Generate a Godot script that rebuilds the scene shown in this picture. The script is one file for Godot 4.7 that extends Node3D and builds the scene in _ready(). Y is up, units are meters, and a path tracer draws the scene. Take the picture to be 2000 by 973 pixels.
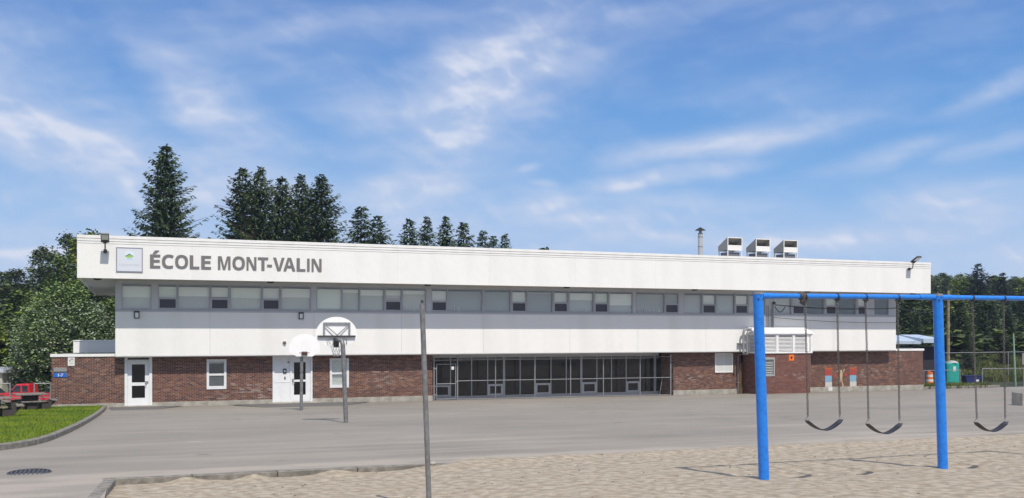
extends Node3D
# A two-storey school with a white fascia seen across an asphalt yard, swings and hoops in front.
# x runs along the facade, z points from the facade towards the yard, y is up; metres.

class G:
	# collects triangles for one mesh; corners are given counter-clockwise seen from outside
	var v := PackedVector3Array()
	var n := PackedVector3Array()
	var c := PackedColorArray()
	var uv := PackedVector2Array()
	var t := Transform3D()
	var col := Color(1, 1, 1)
	func tri(a: Vector3, b: Vector3, d: Vector3) -> void:
		a = t * a
		b = t * b
		d = t * d
		var m := (b - a).cross(d - a).normalized()
		v.push_back(a); v.push_back(d); v.push_back(b)
		n.push_back(m); n.push_back(m); n.push_back(m)
		c.push_back(col); c.push_back(col); c.push_back(col)
		uv.push_back(Vector2(a.x, a.y)); uv.push_back(Vector2(d.x, d.y)); uv.push_back(Vector2(b.x, b.y))
	func quad(a: Vector3, b: Vector3, d: Vector3, e: Vector3) -> void:
		tri(a, b, d)
		tri(a, d, e)
	func quv(a: Vector3, b: Vector3, d: Vector3, e: Vector3, r: Rect2) -> void:
		# a quad with its own texture corners: a bottom left, b bottom right, d top right, e top left
		quad(a, b, d, e)
		var k := uv.size() - 6
		var p := [Vector2(r.position.x, r.end.y), r.end, Vector2(r.end.x, r.position.y), r.position]
		uv[k] = p[0]; uv[k + 1] = p[2]; uv[k + 2] = p[1]
		uv[k + 3] = p[0]; uv[k + 4] = p[3]; uv[k + 5] = p[2]
	func stri(a: Vector3, b: Vector3, d: Vector3, na: Vector3, nb: Vector3, nd: Vector3) -> void:
		v.push_back(t * a); v.push_back(t * d); v.push_back(t * b)
		n.push_back(t.basis * na); n.push_back(t.basis * nd); n.push_back(t.basis * nb)
		c.push_back(col); c.push_back(col); c.push_back(col)
		uv.push_back(Vector2(a.x, a.y)); uv.push_back(Vector2(d.x, d.y)); uv.push_back(Vector2(b.x, b.y))
	func bx(x0: float, x1: float, y0: float, y1: float, z0: float, z1: float) -> G:
		var a := Vector3(x0, y0, z1); var b := Vector3(x1, y0, z1); var d := Vector3(x1, y1, z1); var e := Vector3(x0, y1, z1)
		var f := Vector3(x0, y0, z0); var g := Vector3(x1, y0, z0); var h := Vector3(x1, y1, z0); var i := Vector3(x0, y1, z0)
		quad(a, b, d, e); quad(g, f, i, h); quad(f, a, e, i); quad(b, g, h, d); quad(e, d, h, i); quad(f, g, b, a)
		return self
	func bev(x0: float, x1: float, y0: float, y1: float, z0: float, z1: float, r: float) -> G:
		# a box with chamfered edges
		var o := Vector3((x0 + x1) / 2, (y0 + y1) / 2, (z0 + z1) / 2)
		var s := Vector3(x1 - x0, y1 - y0, z1 - z0) / 2
		var q := s - Vector3(r, r, r)
		for k in 3:
			var i := (k + 1) % 3
			var j := (k + 2) % 3
			for w in [-1.0, 1.0]:
				var p := []
				for m in [[-1, -1], [1, -1], [1, 1], [-1, 1]]:
					var x := Vector3()
					x[k] = w * s[k]; x[i] = m[0] * q[i]; x[j] = m[1] * q[j]
					p.append(o + x)
				if w > 0: quad(p[0], p[1], p[2], p[3])
				else: quad(p[1], p[0], p[3], p[2])
				for w2 in [-1.0, 1.0]:
					var a := Vector3(); var b := Vector3(); var d := Vector3(); var e := Vector3()
					a[k] = w * s[k]; a[i] = w2 * q[i]; a[j] = -q[j]
					b[k] = w * s[k]; b[i] = w2 * q[i]; b[j] = q[j]
					d[k] = w * q[k]; d[i] = w2 * s[i]; d[j] = q[j]
					e[k] = w * q[k]; e[i] = w2 * s[i]; e[j] = -q[j]
					if w * w2 < 0: quad(o + a, o + b, o + d, o + e)
					else: quad(o + b, o + a, o + e, o + d)
		for sx in [-1.0, 1.0]:
			for sy in [-1.0, 1.0]:
				for sz in [-1.0, 1.0]:
					var a := o + Vector3(sx * s.x, sy * q.y, sz * q.z)
					var b := o + Vector3(sx * q.x, sy * s.y, sz * q.z)
					var d := o + Vector3(sx * q.x, sy * q.y, sz * s.z)
					if sx * sy * sz > 0: tri(a, b, d)
					else: tri(a, d, b)
		return self
	func tube(path: Array, radius, sides := 8, caps := true, closed := false) -> G:
		var k := path.size()
		var rings := []
		var up := Vector3(0.123, 0.9, 0.31)
		var side := Vector3()
		for i in k:
			var d: Vector3
			if closed: d = path[(i + 1) % k] - path[(i - 1 + k) % k]
			else: d = path[mini(i + 1, k - 1)] - path[maxi(i - 1, 0)]
			d = d.normalized()
			if side == Vector3():
				side = d.cross(up if absf(d.dot(up.normalized())) < 0.95 else Vector3.RIGHT).normalized()
			else:
				side = (side - d * side.dot(d)).normalized()
			var over := d.cross(side)
			var r: float = radius[i] if radius is Array else radius
			var ring := []
			for j in sides:
				var a := TAU * j / sides
				var m := side * cos(a) + over * sin(a)
				ring.append([path[i] + m * r, m])
			rings.append(ring)
		for i in (k if closed else k - 1):
			var p: Array = rings[i]
			var q: Array = rings[(i + 1) % k]
			for j in sides:
				var l := (j + 1) % sides
				stri(p[j][0], p[l][0], q[l][0], p[j][1], p[l][1], q[l][1])
				stri(p[j][0], q[l][0], q[j][0], p[j][1], q[l][1], q[j][1])
		if caps and not closed:
			for j in range(1, sides - 1):
				tri(rings[0][0][0], rings[0][j + 1][0], rings[0][j][0])
				tri(rings[k - 1][0][0], rings[k - 1][j][0], rings[k - 1][j + 1][0])
		return self
	func prism(poly: PackedVector2Array, z0: float, z1: float) -> G:
		# a polygon in x, y (counter-clockwise) with thickness along z
		var ids := Geometry2D.triangulate_polygon(poly)
		for i in range(0, ids.size(), 3):
			var a := poly[ids[i]]; var b := poly[ids[i + 1]]; var d := poly[ids[i + 2]]
			if (b - a).cross(d - a) < 0:
				var w := b
				b = d
				d = w
			tri(Vector3(a.x, a.y, z1), Vector3(b.x, b.y, z1), Vector3(d.x, d.y, z1))
			tri(Vector3(a.x, a.y, z0), Vector3(d.x, d.y, z0), Vector3(b.x, b.y, z0))
		var k := poly.size()
		for i in k:
			var a := poly[i]
			var b := poly[(i + 1) % k]
			quad(Vector3(a.x, a.y, z0), Vector3(b.x, b.y, z0), Vector3(b.x, b.y, z1), Vector3(a.x, a.y, z1))
		return self
	func frame(x0: float, x1: float, y0: float, y1: float, z0: float, z1: float, w: float, wb := -1.0) -> G:
		# four bars butted round an opening
		var b := w if wb < 0 else wb
		bx(x0, x0 + w, y0, y1, z0, z1)
		bx(x1 - w, x1, y0, y1, z0, z1)
		bx(x0 + w, x1 - w, y1 - w, y1, z0, z1 - 0.002)
		bx(x0 + w, x1 - w, y0, y0 + b, z0, z1 - 0.002)
		return self
	func mesh() -> ArrayMesh:
		var m := ArrayMesh.new()
		var a := []
		a.resize(Mesh.ARRAY_MAX)
		a[Mesh.ARRAY_VERTEX] = v
		a[Mesh.ARRAY_NORMAL] = n
		a[Mesh.ARRAY_COLOR] = c
		a[Mesh.ARRAY_TEX_UV] = uv
		m.add_surface_from_arrays(Mesh.PRIMITIVE_TRIANGLES, a)
		return m

var M := {}
var rng := RandomNumberGenerator.new()
const BRICK_Z := -0.69
const FASCIA_Z := 1.8

func lin(r: float, g: float, b: float, a := 1.0) -> Color:
	var k := Color(r, g, b).linear_to_srgb()
	k.a = a
	return k

func mat(called: String, r: float, g: float, b: float, rough := 0.7, metal := 0.0) -> StandardMaterial3D:
	var m := StandardMaterial3D.new()
	m.resource_name = called
	m.albedo_color = lin(r, g, b)
	m.roughness = rough
	m.metallic = metal
	M[called] = m
	return m

func vmat(called: String, rough := 0.8) -> StandardMaterial3D:
	var m := mat(called, 1, 1, 1, rough)
	m.vertex_color_use_as_albedo = true
	return m

func noise_tex(freq: float, lo: Color, hi: Color, size := 512, sd := 1, octaves := 5, a := 0.2, b := 0.8) -> NoiseTexture2D:
	var n := FastNoiseLite.new()
	n.seed = sd
	n.noise_type = FastNoiseLite.TYPE_SIMPLEX_SMOOTH
	n.frequency = freq
	n.fractal_octaves = octaves
	var t := NoiseTexture2D.new()
	t.width = size
	t.height = size
	t.seamless = true
	t.noise = n
	var g := Gradient.new()
	g.offsets = PackedFloat32Array([a, b])
	g.colors = PackedColorArray([lo, hi])
	t.color_ramp = g
	return t

func bump_tex(freq: float, strength: float, size := 512, sd := 1, octaves := 5) -> NoiseTexture2D:
	var t := noise_tex(freq, Color.BLACK, Color.WHITE, size, sd, octaves)
	t.color_ramp = null
	t.as_normal_map = true
	t.bump_strength = strength
	return t

func tri_map(m: StandardMaterial3D, tex: Texture2D, scale: float, normal: Texture2D = null, strength := 1.0) -> StandardMaterial3D:
	m.albedo_texture = tex
	m.uv1_triplanar = true
	m.uv1_world_triplanar = true
	m.uv1_scale = Vector3(scale, scale, scale)
	if normal:
		m.normal_enabled = true
		m.normal_texture = normal
		m.normal_scale = strength
	return m

func over_map(m: StandardMaterial3D, tex: Texture2D, scale: float) -> StandardMaterial3D:
	m.detail_enabled = true
	m.detail_albedo = tex
	m.detail_blend_mode = BaseMaterial3D.BLEND_MODE_MUL
	m.detail_uv_layer = BaseMaterial3D.DETAIL_UV_2
	m.uv2_triplanar = true
	m.uv2_world_triplanar = true
	m.uv2_scale = Vector3(scale, scale, scale)
	return m

func grey(k: float) -> Color:
	return Color(k, k, k).linear_to_srgb()

func put(called: String, g: G, m: Material, parent: Node = self) -> MeshInstance3D:
	var o := MeshInstance3D.new()
	o.name = called
	o.mesh = g.mesh()
	o.material_override = m
	parent.add_child(o, true)
	return o

func thing(called: String, label: String, category: String, at := Vector3(), turn := 0.0, group := "") -> Node3D:
	var o := Node3D.new()
	o.name = called
	add_child(o, true)
	o.position = at
	o.rotation.y = turn
	return tag(o, label, category, group)

func tag(o: Node3D, label: String, category: String, group := "") -> Node3D:
	o.set_meta("label", label)
	o.set_meta("category", category)
	if group: o.set_meta("group", group)
	return o

func kind(o: Node, k: String, label := "") -> Node:
	o.set_meta("kind", k)
	if label: o.set_meta("label", label)
	return o

func copy(o: Node3D, label := "", at := Vector3.INF, turn := INF) -> Node3D:
	var d: Node3D = o.duplicate()
	add_child(d, true)
	if label: d.set_meta("label", label)
	if at != Vector3.INF: d.position = at
	if turn != INF: d.rotation.y = turn
	return d

func yard(u: float, z: float) -> float:
	return 0.036 * z - 0.0035 * u

func sm(a: float, b: float, x: float) -> float:
	return smoothstep(a, b, x)

var hill_noise := FastNoiseLite.new()

func terrain(u: float, z: float) -> float:
	# the yard's slope, a slight fall behind the school, then two wooded hills
	var uc := clampf(u, -60.0, 120.0)
	if z >= 0.0:
		return 0.036 * minf(z, 70.0) - 0.0035 * uc
	var h := 0.055 * maxf(z, -42.0) - 0.0035 * uc
	h += 13.0 * exp(-pow((u + 6.0) / 34.0, 2.0)) * sm(0.0, 90.0, -z - 40.0)
	h += sm(54.0, 78.0, u) * (sm(19.5, 30.0, -z) * 2.2 + 0.105 * clampf(-z - 28.0, 0.0, 190.0))
	h -= sm(4.0, 30.0, -z) * sm(0.0, -6.0, u) * 0.25
	h += hill_noise.get_noise_2d(u, z) * 1.6 * sm(25.0, 80.0, -z)
	return h

func ur(a: float, b: float) -> float:
	return rng.randf_range(a, b)

# ------------------------------------------------------------------ sky
var cirrus := FastNoiseLite.new()
var fine := FastNoiseLite.new()
var puffs := [[-24.6, 10.2, 10.5, 2.3, 12, 0.8], [-16.3, 12.7, 3.88, 1.34, 40, 0.75], [-2.4, 13.6, 6.2, 2.4, -40, 0.85], [-4.5, 11.5, 6.27, 1.34, 10, 0.5], [1.8, 13.5, 3.88, 1.79, -30, 0.35], [0.0, 15.7, 8.96, 0.75, -12, 0.3], [12.4, 10.8, 5.38, 0.54, -6, 0.75], [8.6, 9.1, 4.48, 0.51, -8, 0.95], [1.2, 9.9, 0.9, 0.27, -5, 0.7], [1.8, 8.9, 0.9, 0.24, 0, 0.5], [4.5, 7.1, 10.46, 1.34, 0, 0.45],
	[-8.9, 7.3, 10.46, 1.49, 5, 0.4], [25.9, 7.0, 3.58, 1.19, 10, 0.6], [22.4, 10.0, 2.69, 0.42, -8, 0.55], [26.6, 12.4, 2.39, 0.36, -10, 0.5], [26.3, 9.8, 1.79, 0.45, -12, 0.4], [-26.1, 5.6, 6.57, 0.42, 3, 0.45], [-26.1, 4.6, 5.97, 0.3, 0, 0.5], [-11.2, 17.1, 9.56, 1.05, -3, 0.3], [-26.6, 14.1, 3.58, 2.39, 0, 0.35], [14.6, 5.2, 8.96, 0.6, 0, 0.35], [-5.1, 9.1, 1.79, 1.19, 20, 0.5],
	[-60, 14, 12, 2.5, 10, 0.6], [-90, 10, 14, 2, -8, 0.6], [-130, 16, 12, 3, -20, 0.6], [60, 12, 12, 2, -10, 0.6], [95, 15, 14, 3, 12, 0.6], [140, 10, 14, 2, 5, 0.6], [175, 17, 12, 3, -25, 0.6], [40, 28, 20, 5, -20, 0.5], [-40, 32, 20, 6, 25, 0.5], [-110, 40, 25, 6, 10, 0.5], [120, 38, 25, 7, -15, 0.5]]
var air: Gradient

func sky_color(az: float, el: float) -> Color:
	# az in degrees to the right of the heading of the yard, el above the horizon
	var base := air.sample(clampf(el / 90.0, 0.0, 1.0)).srgb_to_linear()
	var wx := cirrus.get_noise_2d(az * 1.1 + 300.0, el * 2.4) * 2.4
	var wy := cirrus.get_noise_2d(az * 1.1, el * 2.4 + 500.0) * 1.0
	var d := 0.0
	for p in puffs:
		var x: float = wrapf(az - p[0], -180.0, 180.0) + wx
		var y: float = el - p[1] + wy
		if absf(x) > p[2] * 2.6 + 3.0 or absf(y) > (p[3] + p[2] * absf(sin(deg_to_rad(p[4])))) * 2.4 + 1.0: continue
		var a := deg_to_rad(p[4])
		var lx: float = (x * cos(a) - y * sin(a)) / p[2]
		var ly: float = (x * sin(a) + y * cos(a)) / p[3]
		d = maxf(d, p[5] * exp(-0.72 * (lx * lx + ly * ly))) + 0.25 * minf(d, p[5] * exp(-0.9 * (lx * lx + ly * ly)))
	var f := 0.5 + 0.5 * fine.get_noise_2d((az + 0.9 * el) * 2.6 + wx * 3.0, (el - az * 0.16) * 8.5 + wy * 4.0)
	var w := 0.5 + 0.5 * cirrus.get_noise_2d(az * 0.8 + 40.0, el * 3.2 - 70.0)
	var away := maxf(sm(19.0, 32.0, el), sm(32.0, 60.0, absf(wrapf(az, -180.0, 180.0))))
	var veil := sm(0.42, 0.78, w) * lerpf(0.13, 0.55, away) + sm(0.35, 0.75, f) * 0.07 + 0.55 * sm(9.0, 2.5, el) * sm(0.1, 0.5, w) + 0.62 * away * sm(0.1, 0.6, w)  # veil thickened outside the view, added to fill the shaded facade
	# long fibres drawn out across the wisps
	var g := 0.5 + 0.5 * fine.get_noise_2d((az - 0.7 * el) * 3.2 + wy * 6.0 + 900.0, (el * 0.8 + az * 0.5) * 11.0 + wx * 5.0)
	d = clampf(1.2 * d * (0.46 + 0.46 * sm(0.18, 0.82, f) + 0.26 * sm(0.38, 0.85, g)) + veil * (0.4 + 0.7 * f + 0.5 * sm(0.5, 0.8, g)), 0.0, 0.95)
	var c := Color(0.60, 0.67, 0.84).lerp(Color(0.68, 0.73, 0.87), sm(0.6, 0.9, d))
	c = c.lerp(Color(0.80, 0.81, 0.85), 0.8 * sm(19.0, 40.0, el))  # high cloud above the view whitened, added for brighter, more neutral fill
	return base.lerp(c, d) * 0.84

func make_sky() -> Texture2D:
	cirrus.seed = 11
	cirrus.noise_type = FastNoiseLite.TYPE_SIMPLEX_SMOOTH
	cirrus.frequency = 0.045
	cirrus.fractal_octaves = 4
	fine.seed = 23
	fine.noise_type = FastNoiseLite.TYPE_SIMPLEX_SMOOTH
	fine.frequency = 0.05
	fine.fractal_octaves = 7
	fine.fractal_gain = 0.54
	air = Gradient.new()
	air.offsets = PackedFloat32Array([0.0, 0.035, 0.08, 0.14, 0.21, 0.45, 1.0])
	air.colors = PackedColorArray([Color8(184, 205, 236), Color8(168, 199, 236), Color8(138, 183, 232), Color8(108, 160, 221), Color8(88, 136, 204), Color8(90, 140, 208), Color8(84, 132, 203)])
	var w := 4096
	var h := 2048
	var heading := 21.1
	var small := Image.create(1024, 257, false, Image.FORMAT_RGBF)
	for j in 257:
		var el := 90.0 - j * 180.0 / 512.0
		for i in 1024:
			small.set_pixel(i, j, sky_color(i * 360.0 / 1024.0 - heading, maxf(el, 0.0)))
	var im := Image.create(w, h, false, Image.FORMAT_RGBF)
	im.fill(Color(0.16, 0.17, 0.14))
	small.resize(w, 1028, Image.INTERPOLATE_BILINEAR)
	im.blit_rect(small, Rect2i(0, 0, w, 1024), Vector2i(0, 0))
	var x0 := int((heading - 32.0) / 360.0 * w)
	for i in 730:
		var x := posmod(x0 + i, w)
		for j in range(770, 1024):
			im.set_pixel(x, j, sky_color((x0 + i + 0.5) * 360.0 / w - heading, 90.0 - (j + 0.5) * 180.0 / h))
	return ImageTexture.create_from_image(im)

func setup_view() -> void:
	var cam := Camera3D.new()
	cam.name = "camera"
	cam.projection = Camera3D.PROJECTION_FRUSTUM
	cam.near = 0.2
	cam.far = 3000.0
	cam.keep_aspect = Camera3D.KEEP_HEIGHT
	cam.size = 2.0 * 0.2 * 486.5 / 1918.0
	cam.frustum_offset = Vector2(0.0, 0.2 * 163.5 / 1918.0)
	add_child(cam)
	cam.position = Vector3(0.847, 3.828, 53.92)
	cam.rotation.y = deg_to_rad(-21.1)
	cam.current = true
	var e := Environment.new()
	e.background_mode = Environment.BG_SKY
	var s := Sky.new()
	var pm := PanoramaSkyMaterial.new()
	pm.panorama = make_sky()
	pm.energy_multiplier = 1.0
	s.sky_material = pm
	e.sky = s
	e.tonemap_mode = Environment.TONE_MAPPER_LINEAR
	e.tonemap_exposure = 1.2
	e.sdfgi_enabled = true
	e.ssao_enabled = true
	e.ssil_enabled = true
	e.fog_enabled = true
	e.fog_density = 0.00025
	e.fog_light_color = Color(0.72, 0.80, 0.92)
	var we := WorldEnvironment.new()
	we.name = "environment"
	we.environment = e
	add_child(we)
	var sun := DirectionalLight3D.new()
	sun.name = "sun"
	sun.light_energy = 1.06
	sun.light_color = Color(1.0, 0.965, 0.91)
	sun.light_angular_distance = 0.5
	sun.shadow_enabled = true
	add_child(sun)
	sun.look_at_from_position(Vector3.ZERO, Vector3(-0.12, -3.1, -2.27), Vector3.UP)

func make_materials() -> void:
	hill_noise.seed = 5
	hill_noise.frequency = 0.02
	var grime := noise_tex(0.006, Color(0.975, 0.975, 0.97), Color.WHITE, 512, 3, 6, 0.15, 0.6)
	var speck := noise_tex(0.05, Color(0.86, 0.86, 0.86), Color.WHITE, 512, 9, 4, 0.2, 0.7)
	var plaster_n := bump_tex(0.08, 2.0, 512, 4, 4)
	tri_map(mat("white_wall", 0.80, 0.80, 0.785, 0.65), grime, 0.13, plaster_n, 0.08)
	M.white_wall.uv1_scale = Vector3(0.16, 0.035, 0.16)
	tri_map(mat("white_trim", 0.80, 0.80, 0.79, 0.5), grime, 0.3)
	tri_map(mat("soffit", 0.66, 0.63, 0.58, 0.75), grime, 0.2)
	tri_map(mat("door_white", 0.76, 0.78, 0.80, 0.4), grime, 0.5)
	tri_map(mat("aluminium", 0.42, 0.43, 0.46, 0.45, 0.25), grime, 0.6)
	tri_map(mat("pier_panel", 0.52, 0.54, 0.58, 0.5), grime, 0.4)
	tri_map(mat("window_white", 0.72, 0.74, 0.76, 0.45), grime, 0.6)
	mat("dark_gap", 0.03, 0.03, 0.035, 0.7)
	mat("screen_pane", 0.052, 0.052, 0.068, 0.35)
	mat("blind_pale", 0.86, 0.90, 0.82, 0.9)
	mat("blind_green", 0.80, 0.87, 0.76, 0.9)
	mat("backing_green", 0.56, 0.60, 0.54, 0.6)  # sash blinds; upstairs the tone stands in for the lit room
	mat("backing_grey", 0.50, 0.53, 0.51, 0.6)
	mat("reflection_dark", 0.045, 0.06, 0.05, 0.6)  # dark tone painted in for tree reflections in the far panes
	mat("mesh_wire", 0.13, 0.13, 0.135, 0.6, 0.2)
	mat("backing_deep", 0.39, 0.42, 0.40, 0.6)
	mat("room", 0.45, 0.44, 0.40, 0.9)
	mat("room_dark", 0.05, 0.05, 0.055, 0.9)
	var glass := mat("glass", 1, 1, 1, 0.02)
	glass.transparency = BaseMaterial3D.TRANSPARENCY_ALPHA
	glass.albedo_color = Color(0.9, 0.96, 0.97, 0.06)
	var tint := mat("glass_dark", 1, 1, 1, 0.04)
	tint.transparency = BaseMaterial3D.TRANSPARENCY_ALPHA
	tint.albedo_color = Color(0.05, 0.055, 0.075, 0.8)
	tri_map(vmat("brick", 0.9), noise_tex(0.03, Color(0.88, 0.88, 0.88), Color.WHITE, 512, 17, 5), 1.7)
	tri_map(mat("mortar", 0.52, 0.44, 0.38, 0.95), noise_tex(0.02, Color(0.72, 0.72, 0.72), Color.WHITE, 512, 18, 5), 1.0)
	tri_map(mat("concrete", 0.50, 0.47, 0.42, 0.9), noise_tex(0.01, Color(0.84, 0.84, 0.82), Color.WHITE, 512, 21, 6), 0.3, bump_tex(0.06, 2.0, 512, 22), 0.15)
	over_map(M.concrete, speck, 0.6)
	tri_map(mat("kerb", 0.31, 0.29, 0.26, 0.9), noise_tex(0.012, Color(0.74, 0.74, 0.72), Color.WHITE, 512, 24, 6), 0.5, bump_tex(0.06, 3.0, 512, 25), 0.6)
	over_map(M.kerb, speck, 4.0)
	tri_map(mat("galvanised", 0.36, 0.37, 0.385, 0.5, 0.35), noise_tex(0.03, Color(0.8, 0.8, 0.81), Color.WHITE, 256, 27, 4), 1.5)
	tri_map(mat("dark_steel", 0.10, 0.10, 0.105, 0.5, 0.4), noise_tex(0.03, Color(0.7, 0.68, 0.66), Color.WHITE, 256, 28, 4), 2.0)
	tri_map(mat("pole_steel", 0.25, 0.255, 0.26, 0.5, 0.3), noise_tex(0.02, Color(0.80, 0.79, 0.78), Color.WHITE, 256, 29, 5), 1.2)
	tri_map(mat("blue_paint", 0.010, 0.20, 0.72, 0.33), noise_tex(0.02, Color(0.84, 0.85, 0.88), Color.WHITE, 512, 31, 6, 0.05, 0.5), 0.7)
	M.blue_paint.clearcoat_enabled = true
	M.blue_paint.clearcoat = 0.3
	M.blue_paint.clearcoat_roughness = 0.25
	tri_map(mat("chain", 0.30, 0.29, 0.28, 0.5, 0.6), noise_tex(0.03, Color(0.5, 0.44, 0.40), Color.WHITE, 256, 32, 4), 6.0)
	tri_map(mat("rubber", 0.022, 0.022, 0.026, 0.5), noise_tex(0.03, Color(0.75, 0.75, 0.75), Color.WHITE, 256, 33, 4), 5.0)
	tri_map(mat("board_white", 0.90, 0.90, 0.90, 0.4), grime, 0.6)
	tri_map(mat("wood_grey", 0.29, 0.255, 0.225, 0.85), noise_tex(0.012, Color(0.62, 0.6, 0.58), Color.WHITE, 512, 35, 6), 1.2)
	mat("wood_dark", 0.055, 0.048, 0.045, 0.85)
	tri_map(mat("wood_pole", 0.34, 0.27, 0.17, 0.9), noise_tex(0.02, Color(0.7, 0.7, 0.68), Color.WHITE, 256, 36, 5), 0.6)
	mat("brown_panel", 0.125, 0.068, 0.030, 0.7)
	mat("black", 0.02, 0.02, 0.022, 0.5)
	mat("sign_grey", 0.165, 0.155, 0.158, 0.55)
	mat("sign_pale", 0.64, 0.68, 0.75, 0.4)
	mat("orange", 0.78, 0.17, 0.012, 0.5)
	mat("lens", 0.75, 0.78, 0.8, 0.25)
	mat("grey_plate", 0.25, 0.25, 0.255, 0.6)
	mat("blue_plate", 0.02, 0.13, 0.52, 0.45)
	mat("sign_white", 0.72, 0.72, 0.70, 0.5)
	mat("louvre_white", 0.80, 0.81, 0.82, 0.5)
	mat("louvre_grey", 0.33, 0.35, 0.34, 0.55)
	mat("teal", 0.02, 0.38, 0.33, 0.45)
	mat("navy", 0.03, 0.04, 0.16, 0.5)
	mat("hut_wall", 0.022, 0.02, 0.032, 0.8)
	mat("hut_roof", 0.44, 0.53, 0.64, 0.45)
	mat("hut_door", 0.30, 0.33, 0.37, 0.6)
	var red := mat("car_red", 0.56, 0.018, 0.032, 0.3)
	red.clearcoat_enabled = true
	red.clearcoat = 0.8
	red.clearcoat_roughness = 0.05
	var wht := mat("car_white", 0.74, 0.75, 0.77, 0.3)
	wht.clearcoat_enabled = true
	wht.clearcoat = 0.8
	mat("car_glass", 0.02, 0.035, 0.05, 0.06)
	M.car_glass.metallic_specular = 0.9
	mat("tyre", 0.02, 0.02, 0.02, 0.85)
	mat("rim", 0.5, 0.5, 0.52, 0.3, 0.8)
	mat("red_lens", 0.5, 0.01, 0.01, 0.2)
	mat("shed_wall", 0.50, 0.50, 0.42, 0.8)
	mat("shed_roof", 0.36, 0.38, 0.42, 0.7)
	mat("green_pole", 0.22, 0.34, 0.24, 0.6)
	mat("bark", 0.085, 0.068, 0.055, 0.95)
	for nm in ["needles", "leaves", "grass_blades"]:
		vmat(nm, 0.75)
	M.leaves.backlight_enabled = true
	M.leaves.backlight = Color(0.45, 0.5, 0.25)
	M.grass_blades.backlight_enabled = true
	M.grass_blades.backlight = Color(0.4, 0.45, 0.2)

# ------------------------------------------------------------------ ground
func asphalt_tex() -> Texture2D:
	# worn asphalt: pale streaks dragged along the facade, patches, darker damp marks, blown sand near the pit; 90 x 90 m
	var a := FastNoiseLite.new()
	a.seed = 41
	a.noise_type = FastNoiseLite.TYPE_SIMPLEX_SMOOTH
	a.frequency = 1.0
	a.fractal_octaves = 5
	var s := 1024
	var im := Image.create(s, s, false, Image.FORMAT_RGB8)
	for j in s:
		var z := j * 90.0 / s - 44.0
		for i in s:
			var u := i * 90.0 / s - 30.0
			var streak := a.get_noise_2d(u * 0.09, z * 0.75)
			var patch := a.get_noise_2d(u * 0.11 + 50.0, z * 0.13)
			var k := 0.298 + streak * 0.024 + patch * 0.05 + a.get_noise_2d(u * 0.35 + 300.0, z * 0.5) * 0.02
			var spot := a.get_noise_2d(u * 0.5 + 90.0, z * 0.7 + 20.0)
			k -= sm(0.42, 0.62, spot) * 0.035
			var dust := sm(28.0, 35.0, z + patch * 5.0 + streak * 3.0) * (0.35 + 0.5 * sm(-0.2, 0.4, streak))
			dust += sm(0.3, 0.6, streak) * 0.25
			dust += sm(33.0, 35.2, z + streak * 2.5) * 0.9 * sm(-0.35, 0.25, spot + streak * 0.5)
			dust = clampf(dust, 0.0, 1.3)
			var c := Color(k * 1.065, k * 0.97, k * 0.845)
			c = c.lerp(Color(0.46, 0.41, 0.35), dust * 0.7)
			im.set_pixel(i, j, c.linear_to_srgb())
	# cracks that wander across the sheet
	var r := RandomNumberGenerator.new()
	r.seed = 7
	for k in 90:
		var o := Vector2(r.randf_range(300, 960), r.randf_range(500, 880))
		var rad := r.randf_range(0.8, 3.4) if k % 9 else r.randf_range(5.0, 12.0)
		var by := r.randf_range(0.08, 0.26) * (0.4 if rad > 4.0 else 1.0)
		for x in range(int(o.x - rad), int(o.x + rad) + 1):
			for y in range(int(o.y - rad * 0.8), int(o.y + rad * 0.8) + 1):
				var f := Vector2((x - o.x) / rad, (y - o.y) / (rad * 0.8)).length()
				if f > 1.0 or x < 0 or y < 0 or x >= s or y >= s: continue
				var c := im.get_pixel(x, y)
				im.set_pixel(x, y, c.lightened(by * (1.0 - f)) if k % 4 == 0 else c.darkened(by * (1.0 - f * f)))
	for k in 26:
		var p := Vector2(r.randf_range(280, 1000), r.randf_range(500, 880))
		var d := Vector2.from_angle(r.randf_range(-0.5, 0.5) + (PI / 2 if k % 4 == 0 else 0.0))
		for q in r.randi_range(30, 150):
			p += d
			d = d.rotated(r.randf_range(-0.35, 0.35))
			if p.x < 1 or p.y < 1 or p.x > s - 2 or p.y > s - 2: break
			var x := im.get_pixel(int(p.x), int(p.y))
			im.set_pixel(int(p.x), int(p.y), x.darkened(r.randf_range(0.05, 0.22)))
	return ImageTexture.create_from_image(im)

func sheet(g: G, u0: float, u1: float, z0: float, z1: float, lift: float) -> void:
	var f := func(u: float, z: float) -> Vector3: return Vector3(u, (yard(u, z) if z >= 0.0 else 0.055 * z - 0.0035 * u) + lift, z)
	g.quad(f.call(u0, z1), f.call(u1, z1), f.call(u1, z0), f.call(u0, z0))
	for k in range(g.uv.size() - 6, g.uv.size()):
		g.uv[k] = Vector2((g.v[k].x + 30.0) / 90.0, (g.v[k].z + 44.0) / 90.0)

var kerb_line: PackedVector2Array

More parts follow.
